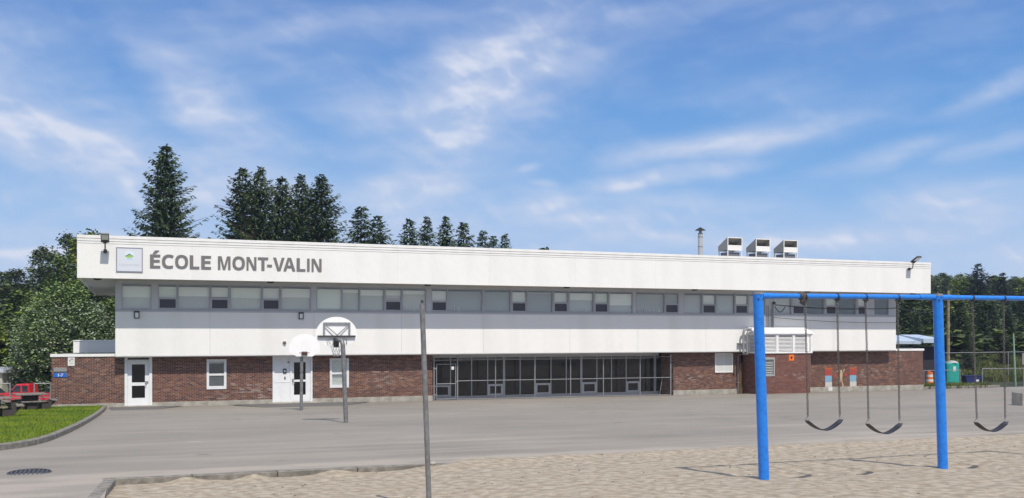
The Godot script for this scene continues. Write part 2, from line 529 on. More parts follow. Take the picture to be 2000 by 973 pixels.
func build_ground() -> void:
	# terrain: one sheet out to the horizon, fine where it is near
	var g := G.new()
	var us := []
	var zs := []
	for i in range(-9, 17): us.append(i * 10.0)
	us = [-1600.0, -700.0, -350.0, -180.0, -130.0] + us + [180.0, 220.0, 280.0, 400.0, 800.0, 1600.0]
	for i in range(-26, 1): zs.append(i * 7.5)
	zs = [-1600.0, -800.0, -450.0, -330.0, -260.0, -225.0] + zs + [35.0, 70.0, 140.0, 400.0, 1200.0]
	for i in us.size() - 1:
		for j in zs.size() - 1:
			var p := []
			for q in [[i, j + 1], [i + 1, j + 1], [i + 1, j], [i, j]]:
				var u: float = us[q[0]]
				var z: float = zs[q[1]]
				var drop := 0.35 if z > 1.0 and z < 71.0 and absf(u) < 95.0 else 0.06
				if z > 71.0 or absf(u) > 95.0: drop = 0.0
				p.append(Vector3(u, terrain(u, z) - drop, z))
			g.quad(p[0], p[1], p[2], p[3])
	var tm := mat("terrain_mat", 0.075, 0.10, 0.032, 0.95)
	tri_map(tm, noise_tex(0.01, Color(0.55, 0.55, 0.5), Color.WHITE, 512, 51, 6), 0.05)
	over_map(tm, noise_tex(0.03, Color(0.6, 0.6, 0.55), Color.WHITE, 512, 52, 5), 0.6)
	kind(put("ground", g, tm), "structure")
	# asphalt
	var am := mat("asphalt", 1, 1, 1, 0.9)
	am.albedo_texture = asphalt_tex()
	over_map(am, noise_tex(0.09, Color(0.76, 0.76, 0.76), Color.WHITE, 512, 55, 4, 0.25, 0.75), 0.9)
	var ap := G.new()
	sheet(ap, -30.0, 0.45, -0.05, 46.0, 0.0)
	sheet(ap, 0.45, 60.0, -0.05, 35.25, 0.0)
	sheet(ap, 17.0, 33.0, -2.2, -0.05, 0.0)
	sheet(ap, 53.2, 60.0, -5.0, -0.05, 0.0)
	kind(put("asphalt_yard", ap, am), "structure")
	var ab := mat("asphalt_plain", 0.325, 0.303, 0.275, 0.92)
	tri_map(ab, noise_tex(0.01, Color(0.8, 0.8, 0.8), Color.WHITE, 512, 56, 6), 0.05)
	var aq := G.new()
	sheet(aq, -60.0, -30.0, -0.05, 80.0, 0.0)
	sheet(aq, -30.0, 0.45, 46.0, 80.0, 0.0)
	sheet(aq, 60.0, 95.0, -0.05, 35.25, 0.0)
	sheet(aq, 60.0, 95.0, -5.0, -0.05, 0.0)
	sheet(aq, 63.8, 65.6, -14.0, -5.0, 0.0)
	kind(put("pavement_beyond", aq, ab), "structure")
	# parking ground behind the lawn
	var pk := G.new()
	for i in 8:
		for j in 6:
			var p := []
			for q in [[0, 1], [1, 1], [1, 0], [0, 0]]:
				var u: float = -40.0 + (i + q[0]) * 4.9
				var z: float = -46.0 + (j + q[1]) * 4.0
				p.append(Vector3(u, terrain(u, z) + 0.08, z))
			pk.quad(p[0], p[1], p[2], p[3])
	kind(put("parking_ground", pk, ab), "structure")
	build_lawn()
	build_sand()

func build_lawn() -> void:
	var c := Curve3D.new()
	for p in [[-0.41, 0.1], [-0.40, 3.9], [-0.52, 10.3], [-0.80, 17.8], [-1.12, 23.0], [-1.42, 25.6], [-1.95, 27.2], [-3.0, 28.3], [-6.0, 29.6], [-14.0, 31.5], [-30.0, 34.0]]:
		c.add_point(Vector3(p[0], 0, p[1]))
	var k := c.point_count
	for i in range(1, k - 1):
		var d := (c.get_point_position(i + 1) - c.get_point_position(i - 1)) * 0.16
		c.set_point_in(i, -d)
		c.set_point_out(i, d)
	var length := c.get_baked_length()
	# kerb stones, 2.4 m each, laid round the lawn
	var kerb := Node3D.new()
	kerb.name = "lawn_kerb"
	add_child(kerb, true)
	kind(kerb, "structure")
	var s := 0.0
	while s < length - 0.3:
		var g := G.new()
		var e := minf(s + 2.39, length - 0.01)
		var n := maxi(3, int((e - s) / 0.5))
		var rows := []
		for i in n + 1:
			var q := lerpf(s, e, float(i) / n)
			var p := c.sample_baked(q)
			var d := (c.sample_baked(minf(q + 0.05, length)) - c.sample_baked(maxf(q - 0.05, 0.0))).normalized()
			var o := Vector3(-d.z, 0, d.x)  # towards the lawn
			var row := []
			for m in [[0.0, -0.1], [0.0, 0.13], [0.025, 0.155], [0.15, 0.158], [0.17, 0.14], [0.17, -0.1]]:
				var w: Vector3 = p + o * m[0]
				row.append(Vector3(w.x, yard(w.x, w.z) + m[1], w.z))
			rows.append(row)
		for i in n:
			for j in 5: g.quad(rows[i + 1][j], rows[i][j], rows[i][j + 1], rows[i + 1][j + 1])
		g.quad(rows[0][0], rows[0][1], rows[0][4], rows[0][5])
		g.quad(rows[n][5], rows[n][4], rows[n][1], rows[n][0])
		put("kerb_stone", g, M.kerb, kerb)
		s += 2.4
	# lawn surface
	var poly := PackedVector2Array()
	for i in 60:
		var q := i * length / 59.0
		var p := c.sample_baked(q)
		var d := (c.sample_baked(minf(q + 0.05, length)) - c.sample_baked(maxf(q - 0.05, 0.0))).normalized()
		poly.append(Vector2(p.x - d.z * 0.165, p.z + d.x * 0.165))
	poly.append(Vector2(-30.0, 0.1))
	kerb_line = poly
	var lm := mat("lawn_mat", 0.135, 0.225, 0.008, 0.95)
	tri_map(lm, noise_tex(0.012, Color(0.62, 0.66, 0.5), Color.WHITE, 512, 61, 6), 0.16)
	over_map(lm, noise_tex(0.05, Color(0.6, 0.62, 0.5), Color.WHITE, 512, 62, 4), 1.6)
	var lg := G.new()
	var ids := Geometry2D.triangulate_polygon(poly)
	for i in range(0, ids.size(), 3):
		var a := poly[ids[i]]; var b := poly[ids[i + 1]]; var d := poly[ids[i + 2]]
		if (b - a).cross(d - a) > 0:
			var w := b
			b = d
			d = w
		lg.tri(Vector3(a.x, yard(a.x, a.y) + 0.12, a.y), Vector3(b.x, yard(b.x, b.y) + 0.12, b.y), Vector3(d.x, yard(d.x, d.y) + 0.12, d.y))
	kind(put("lawn", lg, lm), "structure")
	# short blades over it
	var blades := []
	for i in 5:
		var b := G.new()
		for j in 7:
			var a := ur(0, TAU)
			var o := Vector3(ur(-0.06, 0.06), 0, ur(-0.06, 0.06))
			var w := Vector3(cos(a), 0, sin(a)) * 0.007
			var tip := o + Vector3(ur(-0.03, 0.03), ur(0.035, 0.08), ur(-0.03, 0.03))
			b.col = Color(1, 1, 1) * ur(0.7, 1.0)
			b.tri(o - w, o + w, tip)
		blades.append(b.mesh())
	scatter_grass("lawn_grass", blades[0], 22000, Rect2(-13.0, 0.3, 12.8, 30.0), 0.12, true, Color(0.125, 0.225, 0.006), Color(0.26, 0.335, 0.016), 1.0)

func scatter_grass(called: String, m: Mesh, count: int, area: Rect2, lift: float, on_lawn: bool, dark: Color, pale: Color, size: float) -> void:
	var mm := MultiMesh.new()
	mm.transform_format = MultiMesh.TRANSFORM_3D
	mm.use_colors = true
	mm.mesh = m
	var where := []
	for i in count:
		var p := Vector2(ur(area.position.x, area.end.x), ur(area.position.y, area.end.y))
		if on_lawn and not Geometry2D.is_point_in_polygon(p, kerb_line): continue
		where.append(p)
	mm.instance_count = where.size()
	for i in where.size():
		var p: Vector2 = where[i]
		var k := ur(0.7, 1.35) * size
		var y := (yard(p.x, p.y) if on_lawn else terrain(p.x, p.y)) + lift
		mm.set_instance_transform(i, Transform3D(Basis(Vector3.UP, ur(0, TAU)).scaled(Vector3(k, k, k)), Vector3(p.x, y, p.y)))
		var q := clampf(0.5 + hill_noise.get_noise_2d(p.x * 14.0, p.y * 14.0) * 1.1 + ur(-0.25, 0.25), 0.0, 1.0)
		mm.set_instance_color(i, dark.lerp(pale, q))
	var o := MultiMeshInstance3D.new()
	o.name = called
	o.multimesh = mm
	o.material_override = M.grass_blades
	add_child(o, true)
	kind(o, "stuff")

var sand_noise := FastNoiseLite.new()

func sand_lift(u: float, z: float) -> float:
	# level of the sand against the slope of the yard
	var into := sm(35.3, 36.2, z + sand_noise.get_noise_2d(u * 0.8, 7.0) * 0.5)
	var buried := sm(4.6, 7.2, u + sand_noise.get_noise_2d(u * 1.3, z) * 0.8)
	var h := lerpf(-0.105, 0.02, buried) - 0.05 * into * buried
	for q in [[1.75, 0.25], [2.9, 0.2], [4.4, 0.35]]:
		h += 0.085 * exp(-pow((u - q[0]) / q[1], 2.0)) * exp(-pow((z - 35.4) / 0.4, 2.0))
	h += sand_noise.get_noise_2d(u * 2.2, z * 2.2) * 0.011 + sand_noise.get_noise_2d(u * 9.0, z * 9.0) * 0.004
	for q in [[10.6, 40.26], [14.42, 40.26], [4.65, 40.9]]:
		h += 0.035 * exp(-(pow((u - q[0]) / 0.28, 2.0) + pow((z - q[1]) / 0.3, 2.0)))
	for q in [[11.85, 39.9], [13.1, 39.9], [15.6, 40.0]]:
		h -= 0.09 * exp(-(pow((u - q[0]) / 0.5, 2.0) + pow((z - q[1]) / 0.75, 2.0)))
	return h

func build_sand() -> void:
	sand_noise.seed = 77
	sand_noise.noise_type = FastNoiseLite.TYPE_SIMPLEX_SMOOTH
	sand_noise.frequency = 0.35
	sand_noise.fractal_octaves = 5
	sand_noise.fractal_gain = 0.55
	# scuffs and footprints
	var pits := FastNoiseLite.new()
	pits.seed = 78
	pits.noise_type = FastNoiseLite.TYPE_CELLULAR
	pits.frequency = 1.9
	pits.fractal_type = FastNoiseLite.FRACTAL_NONE
	var g := G.new()
	var du := 0.085
	var nu := 330
	var nz := 125
	var pts := []
	for j in nz + 1:
		var row := PackedVector3Array()
		var z := 35.22 + j * 0.085
		for i in nu + 1:
			var u := 0.34 + i * du
			var edge := 0.0
			if z < 35.5: edge = -sand_noise.get_noise_2d(u * 3.0, 3.0) * 0.25 * sm(5.5, 8.0, u)
			var d := pits.get_noise_2d(u, z)
			var h := sand_lift(u, z + edge) - 0.012 * sm(-0.55, -0.95, d)
			row.append(Vector3(u, yard(u, z) + h, z + edge - 0.25 * sm(5.8, 7.5, u)))
		pts.append(row)
	for j in nz:
		var p: PackedVector3Array = pts[j]
		var q: PackedVector3Array = pts[j + 1]
		for i in nu:
			g.quad(q[i], q[i + 1], p[i + 1], p[i])
	var m := mat("sand", 0.48, 0.424, 0.338, 0.95)
	tri_map(m, noise_tex(0.02, Color(0.80, 0.78, 0.75), Color.WHITE, 512, 71, 6), 0.35, bump_tex(0.11, 3.0, 512, 73, 4), 0.12)
	over_map(m, noise_tex(0.12, Color(0.80, 0.78, 0.76), Color.WHITE, 512, 72, 4, 0.22, 0.6), 1.6)
	kind(put("sand_pit", g, m), "structure")
	var far := G.new()
	for r in [[28.37, 95.0, 34.9, 60.0], [0.34, 28.37, 45.8, 60.0]]:
		far.quad(Vector3(r[0], yard(r[0], r[3]) - 0.04, r[3]), Vector3(r[1], yard(r[1], r[3]) - 0.04, r[3]), Vector3(r[1], yard(r[1], r[2]) - 0.04, r[2]), Vector3(r[0], yard(r[0], r[2]) - 0.04, r[2]))
	kind(put("sand_ground", far, m), "structure")
	# kerb along the pit: concrete lengths with open joints, the last ones under blown sand
	var kerb := Node3D.new()
	kerb.name = "pit_kerb"
	add_child(kerb, true)
	kind(kerb, "structure")
	var u := 0.34
	while u < 9.0:
		var k := G.new()
		var e := u + 1.5
		var lift := ur(-0.003, 0.003)
		var t := Transform3D(Basis(Vector3(0, 0, 1), -0.0035), Vector3(u, yard(u, 35.35) + 0.003 + lift, 35.35))
		t.basis = t.basis * Basis(Vector3(0, 1, 0), ur(-0.006, 0.006)) * Basis(Vector3(1, 0, 0), -0.036)
		k.t = t
		k.bev(0, 1.488, -0.3, 0, -0.09, 0.09, 0.012)
		put("kerb_stone", k, M.kerb, kerb)
		u = e
	var z := 35.47
	while z < 60.0:
		var k := G.new()
		k.t = Transform3D(Basis(Vector3(0, 1, 0), -0.066) * Basis(Vector3(1, 0, 0), -0.036), Vector3(0.46 - (z - 35.47) * 0.066, yard(0.4, z) + 0.005, z))
		k.bev(-0.10, 0.10, -0.3, 0, 0, 1.485, 0.012)
		put("kerb_stone", k, M.kerb, kerb)
		z += 1.5
	# stones and twigs strewn over the sand
	var st := G.new()
	for i in 5: st.tri(Vector3(cos(TAU * i / 5), 0, sin(TAU * i / 5)), Vector3(0.1, 0.7, -0.1), Vector3(cos(TAU * (i + 1) / 5) * 0.9, 0, sin(TAU * (i + 1) / 5)))
	var mm := MultiMesh.new()
	mm.transform_format = MultiMesh.TRANSFORM_3D
	mm.use_colors = true
	mm.mesh = st.mesh()
	mm.instance_count = 2600
	for i in 2600:
		var x := ur(0.7, 27.0)
		var y := 35.5 + pow(ur(0, 1), 1.2) * 9.0
		var k := 0.005 + 0.02 * pow(ur(0, 1), 4.0)
		mm.set_instance_transform(i, Transform3D(Basis(Vector3.UP, ur(0, TAU)).scaled(Vector3(k * ur(0.8, 1.8), k, k)), Vector3(x, yard(x, y) + sand_lift(x, y) - 0.002, y - 0.25 * sm(5.8, 7.5, x))))
		var q := ur(0.0, 1.0)
		mm.set_instance_color(i, Color(0.09, 0.07, 0.055).lerp(Color(0.5, 0.45, 0.38), q * q))
	var o := MultiMeshInstance3D.new()
	o.name = "pebbles"
	o.multimesh = mm
	o.material_override = M.grass_blades
	add_child(o, true)
	kind(o, "stuff")
	var rock := G.new()
	rock.col = Color(0.55, 0.53, 0.48)
	rock.t = Transform3D(Basis(Vector3.UP, 0.4), Vector3(6.33, yard(6.3, 35.4) - 0.02, 35.42))
	rock.bev(-0.065, 0.06, 0, 0.07, -0.05, 0.05, 0.025)
	tag(put("stone", rock, M.concrete), "pale stone lying on the edge of the sand beside the thin steel pole", "stone")
	# drain grate in the asphalt
	var d := thing("drain_grate", "dark round iron drain grate set in the asphalt below the lawn", "drain grate", Vector3(-0.96, yard(-0.96, 33.6) + 0.006, 33.6))
	d.rotation.x = 0.036
	var ring := G.new()
	var path := []
	for i in 32: path.append(Vector3(cos(TAU * i / 32) * 0.36, 0, sin(TAU * i / 32) * 0.36))
	ring.tube(path, 0.02, 6, false, true)
	put("rim", ring, M.dark_steel, d)
	var bed := G.new()
	for i in 32: bed.tri(Vector3(), path[(i + 1) % 32], path[i])
	put("sump", bed, M.black, d)
	for i in 9:
		var x := -0.30 + i * 0.075
		var w := sqrt(0.36 * 0.36 - x * x)
		put("bar", G.new().bx(x - 0.017, x + 0.017, 0.0, 0.016, -w, w), M.dark_steel, d)

# ------------------------------------------------------------------ school
var brick_noise := FastNoiseLite.new()

func brick_wall(school: Node3D, u0: float, u1: float, y0: float, y1: float, z: float, holes: Array, pale: Array, redder := 0.0, side := 0) -> void:
	# mortar backing with every brick standing 9 mm proud of it; side 1/-1 turns the wall to face -x / +x (u then runs along z)
	var wall := Node3D.new()
	wall.name = "brick_wall"
	school.add_child(wall, true)
	var turn := Transform3D(Basis(), Vector3(0, 0, z))
	if side != 0: turn = Transform3D(Basis(Vector3.UP, -PI / 2 * side), Vector3(z, 0, 0))
	var back := G.new()
	back.t = turn
	var xs := [u0, u1]
	var ys := [y0, y1]
	for h in holes:
		xs.append_array([h[0], h[1]])
		ys.append_array([h[2], h[3]])
	xs.sort()
	ys.sort()
	for i in xs.size() - 1:
		for j in ys.size() - 1:
			var mx: float = (xs[i] + xs[i + 1]) / 2
			var my: float = (ys[j] + ys[j + 1]) / 2
			if xs[i + 1] - xs[i] < 0.001 or ys[j + 1] - ys[j] < 0.001: continue
			var open := false
			for h in holes: open = open or (mx > h[0] and mx < h[1] and my > h[2] and my < h[3])
			if not open: back.bx(xs[i], xs[i + 1], ys[j], ys[j + 1], -0.21, -0.009)
	put("mortar_bed", back, M.mortar, wall)
	var g := G.new()
	g.t = turn
	var course := 0
	var y := y0 + 0.005
	while y + 0.062 <= y1 + 0.002:
		var x := u0 - (0.12 if course % 2 else 0.0)
		while x < u1:
			var spans := [[maxf(x, u0), minf(x + 0.226, u1)]]
			for h in holes:
				if y + 0.05 > h[2] and y < h[3]:
					var cut := []
					for s in spans:
						if s[1] <= h[0] or s[0] >= h[1]: cut.append(s)
						else:
							if s[0] < h[0]: cut.append([s[0], h[0]])
							if s[1] > h[1]: cut.append([h[1], s[1]])
					spans = cut
			for s in spans:
				if s[1] - s[0] < 0.03: continue
				var r := rng.randf()
				var c := Color(0.145, 0.066, 0.048).lerp(Color(0.215, 0.100, 0.070), rng.randf())
				if r < 0.22: c = Color(0.085, 0.048, 0.046).lerp(Color(0.125, 0.066, 0.060), rng.randf())
				elif r > 0.86: c = Color(0.235, 0.125, 0.085).lerp(Color(0.28, 0.155, 0.105), rng.randf())
				c = c.lerp(Color(0.19, 0.052, 0.045), redder)
				var mid := Vector2((s[0] + s[1]) / 2, y)
				for q in pale:
					var d := Vector2((mid.x - q[0]) / q[2], (mid.y - q[1]) / q[3]).length()
					if d < 1.0 and brick_noise.get_noise_2d(mid.x * 3.0, mid.y * 9.0) > -0.05 + d * 0.5: c = c.lerp(Color(0.46, 0.41, 0.38), ur(0.05, 0.55) * q[4])
				g.col = c
				var o := ur(-0.0015, 0.0015)
				var f := o
				var a := Vector3(s[0], y, f); var b := Vector3(s[1], y, f); var d2 := Vector3(s[1], y + 0.0625, f); var e := Vector3(s[0], y + 0.0625, f)
				var w := Vector3(0, 0, -0.012 - o)
				g.quad(a, b, d2, e)
				g.quad(e, d2, d2 + w, e + w)
				g.quad(a + w, b + w, b, a)
				g.quad(a + w, a, e, e + w)
				g.quad(b, b + w, d2 + w, d2)
			x += 0.24
		y += 0.0765
		course += 1
	kind(put("brick", g, M.brick, wall), "stuff")

func box_part(school: Node3D, called: String, m: Material, x0: float, x1: float, y0: float, y1: float, z0: float, z1: float) -> MeshInstance3D:
	return put(called, G.new().bx(x0, x1, y0, y1, z0, z1), m, school)

func upper_window(school: Node3D, i: int, u0: float, u1: float, low_open: bool, blind: float, below: String, tone: String) -> void:
	# an aluminium frame, a pane, a roller blind let down part of the way over an added toned sheet, and in the narrow ones a hopper sash below
	var w := Node3D.new()
	w.name = "window"
	school.add_child(w, true)
	var y0 := 5.035
	var y1 := 6.35
	put("frame", G.new().frame(u0 - 0.02, u1 + 0.02, y0, y1, -0.10, -0.012, 0.045), M.aluminium, w)
	var top := y1 - 0.045
	var bottom := y0 + 0.045
	if low_open:
		var mid := 5.60
		put("transom_bar", G.new().bx(u0 + 0.025, u1 - 0.025, mid, mid + 0.06, -0.085, -0.016), M.aluminium, w)
		put("hopper_frame", G.new().frame(u0 + 0.026, u1 - 0.026, bottom + 0.001, mid - 0.001, -0.085, -0.02, 0.035), M.aluminium, w)
		put("hopper_screen", G.new().bx(u0 + 0.06, u1 - 0.06, bottom + 0.035, mid - 0.035, -0.060, -0.052), M.screen_pane, w)
		bottom = mid + 0.06
	put("pane", G.new().bx(u0 + 0.025, u1 - 0.025, bottom, top, -0.062, -0.054), M.glass, w)
	var head := 6.215
	var cut := maxf(bottom, lerpf(head, 5.08, blind))
	if blind > 0.02 and cut < head:
		put("blind", G.new().bx(u0 + 0.02, u1 - 0.02, cut, head, -0.150, -0.142), M[tone], w)
	if below != "" and cut > bottom + 0.05:  # added opaque sheet; the look of the lit room is its colour
		put("toned_sheet", G.new().bx(u0 + 0.02, u1 - 0.02, bottom, minf(head, cut + 0.02), -0.165, -0.157), M[below], w)

func build_school() -> void:
	brick_noise.seed = 91
	brick_noise.frequency = 0.5
	var s := thing("school_building", "two-storey white and brown brick school with a long ribbon of upper windows", "building")
	# upper storey: spandrel panels with open joints on a dark backing
	var joints := [0.0, 4.62, 10.06, 14.97, 19.87, 25.39, 30.02, 34.9, 39.75, 44.9, 50.19]
	for i in joints.size() - 1:
		box_part(s, "spandrel_panel", M.white_wall, joints[i] + (0.0 if i == 0 else 0.004), joints[i + 1] - 0.004, 2.66, 4.90, -0.12, 0.0)
	box_part(s, "upper_backing", M.dark_gap, 0.02, 50.17, 2.68, 5.0, -0.3, -0.125)
	box_part(s, "window_sill", M.aluminium, -0.01, 50.2, 4.985, 5.03, -0.16, 0.035)
	box_part(s, "sill_panel", M.pier_panel, 0.0, 50.19, 4.905, 4.98, -0.12, 0.006)
	box_part(s, "band_flashing", M.white_trim, -0.01, 50.2, 2.615, 2.655, -0.14, 0.012)
	box_part(s, "head_panel", M.pier_panel, 0.0, 50.19, 6.355, 6.53, -0.12, -0.004)
	for side in [[-0.01, 0.12], [50.07, 50.2]]:
		box_part(s, "side_wall", M.white_wall, side[0], side[1], 2.66, 6.53, -21.9, -0.13)
	box_part(s, "rear_wall", M.white_wall, 0.0, 50.19, -3.0, 6.53, -22.1, -21.92)
	var wins := [[0.31, 1.71, 0, 0.5], [2.06, 2.97, 1, 0.9], [3.03, 4.61, 0, 0.42], [4.66, 5.57, 1, 0.45], [5.66, 7.26, 0, 0.47], [7.32, 8.22, 1, 0.9], [8.3, 9.89, 0, 0.42], [10.2, 11.58, 0, 0.93], [11.62, 12.55, 2, 0.15], [12.6, 13.97, 0, 0.28], [14.03, 14.97, 1, 0.25], [15.03, 16.41, 0, 0.18], [16.74, 17.66, 1, 0.9], [17.7, 19.79, 0, 0.0],
		[19.95, 21.56, 0, 0.02], [21.66, 22.57, 1, 0.6], [22.66, 24.25, 0, 0.03], [24.35, 25.26, 1, 0.9], [25.36, 26.96, 0, 0.36], [27.06, 27.97, 1, 0.9], [28.04, 29.66, 0, 0.62], [29.87, 31.89, 0, 0.0], [31.97, 32.91, 1, 0.0], [33.3, 34.61, 0, 0.0], [34.68, 35.63, 1, 0.9], [35.69, 37.05, 0, 0.0], [37.13, 38.07, 1, 0.9], [38.15, 39.41, 0, 0.0], [40.05, 41.45, 0, 0.0], [41.59, 42.53, 1, 0.1], [42.66, 44.1, 0, -1.0], [44.28, 45.13, 1, 0.9], [45.28, 46.75, 0, -1.0], [46.93, 47.58, 1, 0.9], [48.32, 49.56, 0, -1.0]]
	var last := 0.0
	for i in wins.size():
		var w: Array = wins[i]
		var lower := "backing_green" if i < 13 else "backing_grey"
		if i in [13, 14, 16, 21, 22]: lower = "backing_deep"
		if i in [2]: lower = "backing_grey"
		if w[3] < 0.0: lower = "reflection_dark"  # dark sheet in place of reflected trees
		upper_window(s, i, w[0], w[1], w[2] == 1, w[3], lower, "blind_pale" if i % 3 != 1 else "blind_green")
		var gap: float = w[0] - 0.021
		if gap - last > 0.004:
			if gap - last > 0.15: box_part(s, "pier_panel", M.pier_panel, last, gap, 5.032, 6.352, -0.11, -0.001)
			else: box_part(s, "mullion", M.aluminium, last, gap, 5.032, 6.352, -0.12, 0.012)
		last = w[1] + 0.021
	box_part(s, "pier_panel", M.pier_panel, last, 50.19, 5.032, 6.352, -0.11, -0.001)
	# rooms behind the ribbon
	var room := G.new()
	room.bx(0.2, 50.0, 4.75, 4.95, -5.6, -0.31)
	room.bx(0.2, 50.0, 6.55, 6.6, -5.6, -0.2)
	room.bx(0.2, 50.0, 4.95, 6.55, -5.7, -5.6)
	for u in [10.05, 16.55, 29.76, 33.1, 47.9]: room.bx(u - 0.05, u + 0.05, 4.95, 6.55, -5.6, -0.25)
	put("classroom_interior", room, M.room, s)
	# roof and soffit
	box_part(s, "soffit", M.soffit, -1.68, 51.51, 6.535, 6.60, -22.4, 1.66)
	box_part(s, "roof", M.concrete, -1.5, 51.3, 8.20, 8.32, -22.3, 1.6)
	var u := -1.70
	while u < 51.5:
		var e := minf(u + 5.323, 51.53)
		box_part(s, "fascia_panel", M.white_wall, u + 0.0015, e - 0.0015, 6.50, 8.19, 1.66, 1.80)
		for k in [[8.20, 8.295, 0.0], [8.315, 8.43, 0.014], [8.45, 8.60, 0.03]]:
			box_part(s, "fascia_trim", M.white_trim, u + 0.0015, e - 0.0015, k[0], k[1], 1.62, 1.812 + k[2])
		u = e
	box_part(s, "fascia_backing", M.grey_plate, -1.69, 51.52, 6.61, 8.58, 1.60, 1.615)
	for x in [[-1.70, -1.56], [51.39, 51.53]]:
		box_part(s, "fascia_return", M.white_wall, x[0], x[1], 6.50, 8.60, -22.5, 1.595)
	box_part(s, "fascia_return", M.white_wall, -1.55, 51.38, 6.50, 8.60, -22.5, -22.36)
	# ground floor: brick runs between the openings
	var pale_l := [[6.8, 0.75, 1.3, 0.6, 1.0], [7.6, 0.45, 0.6, 0.5, 0.9], [5.0, 0.5, 0.8, 0.3, 0.7]]
	brick_wall(s, -3.0, 0.43, 0.2, 2.60, BRICK_Z, [], [[-1.0, 1.2, 2.2, 1.5, 0.25]])
	brick_wall(s, 1.77, 7.93, 0.2, 2.61, BRICK_Z, [[4.49, 5.51, 0.81, 2.41]], pale_l)
	brick_wall(s, 10.09, 17.0, 0.2, 2.61, BRICK_Z, [[11.05, 12.12, 0.76, 2.40]], [[14.4, 1.1, 1.8, 0.7, 0.8], [16.2, 1.4, 0.6, 0.6, 0.5]])
	brick_wall(s, 32.92, 37.99, 0.16, 2.61, BRICK_Z, [[36.04, 37.32, 1.26, 2.47]], [[34.5, 1.0, 1.2, 0.4, 0.7], [36.7, 1.0, 0.5, 0.4, 0.9], [33.3, 0.6, 0.4, 0.5, 0.8], [37.3, 0.7, 0.6, 0.2, 0.6]])
	brick_wall(s, 42.25, 53.25, 0.14, 2.55, BRICK_Z, [], [[43.3, 1.25, 0.8, 0.3, 1.0], [48.5, 1.15, 1.2, 0.35, 0.8], [47.9, 0.7, 0.5, 0.6, 0.7], [51.2, 2.0, 0.3, 0.3, 0.9], [50.0, 1.1, 1.5, 0.25, 0.5]])
	brick_wall(s, 38.15, 42.25, -0.12, 2.49, 0.95, [[38.5, 39.44, 1.02, 2.19]], [[40.1, 1.0, 0.5, 0.25, 0.9], [41.2, 0.95, 0.6, 0.3, 1.0], [41.9, 0.9, 0.35, 0.3, 0.8]], 0.45)
	brick_wall(s, -0.69, 0.94, -0.12, 2.49, 38.15, [], [], 0.45, 1)
	brick_wall(s, -0.94, 0.69, -0.12, 2.49, 42.25, [], [], 0.45, -1)
	brick_wall(s, 0.70, 2.2, -0.15, 2.56, 17.0, [], [], 0.0, -1)
	brick_wall(s, -2.2, -0.70, -0.15, 2.56, 32.92, [], [], 0.0, 1)
	brick_wall(s, -9.0, -0.9, -1.0, 2.60, -3.0, [], [], 0.0, 1)
	brick_wall(s, 0.9, 9.0, -0.6, 2.55, 53.25, [], [], 0.0, -1)
	# footings
	for f in [[-3.02, 0.43, 0.197, 0.16], [1.77, 7.93, 0.197, 0.1], [10.09, 17.0, 0.197, 0.1], [32.92, 37.99, 0.157, 0.1], [42.26, 53.27, 0.137, 0.1]]:
		box_part(s, "footing", M.concrete, f[0], f[1], -1.0, f[2], BRICK_Z - 0.2, BRICK_Z + 0.03)
	box_part(s, "footing", M.concrete, 38.13, 42.27, -1.0, -0.122, -0.6, 0.97)
	# wings
	box_part(s, "wing_coping", M.white_trim, -3.06, -0.015, 2.605, 2.745, BRICK_Z - 0.22, BRICK_Z + 0.05)
	box_part(s, "wing_coping", M.white_trim, -3.06, -2.78, 2.605, 2.743, -1.3, BRICK_Z - 0.222)
	box_part(s, "wing_coping", M.white_trim, 50.205, 53.31, 2.555, 2.70, BRICK_Z - 0.22, BRICK_Z + 0.05)
	box_part(s, "wing_coping", M.white_trim, 53.03, 53.31, 2.555, 2.698, -1.3, BRICK_Z - 0.222)
	box_part(s, "wing_roof", M.grey_plate, -2.95, 0.0, 2.40, 2.62, -9.0, -0.93)
	box_part(s, "wing_roof", M.grey_plate, 50.2, 53.2, 2.40, 2.57, -9.0, -0.93)
	box_part(s, "roof_parapet", M.white_wall, -2.22, -0.03, 2.72, 3.36, -8.5, -5.0)
	box_part(s, "parapet_cap", M.white_trim, -2.25, -0.02, 3.362, 3.40, -8.52, -4.97)
	# underside of the upper storey and the dark core behind
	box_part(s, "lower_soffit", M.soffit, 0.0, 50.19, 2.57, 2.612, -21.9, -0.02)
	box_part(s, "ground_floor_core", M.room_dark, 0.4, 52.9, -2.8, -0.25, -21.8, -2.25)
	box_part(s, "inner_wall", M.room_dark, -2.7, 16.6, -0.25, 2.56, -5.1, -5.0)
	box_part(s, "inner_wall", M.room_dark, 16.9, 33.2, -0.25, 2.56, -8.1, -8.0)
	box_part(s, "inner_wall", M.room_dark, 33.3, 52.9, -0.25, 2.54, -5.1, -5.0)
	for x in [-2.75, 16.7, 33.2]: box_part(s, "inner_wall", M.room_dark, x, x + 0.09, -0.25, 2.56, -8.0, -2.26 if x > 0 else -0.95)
	build_doors(s)
	build_recess(s)
	build_plant_room(s)

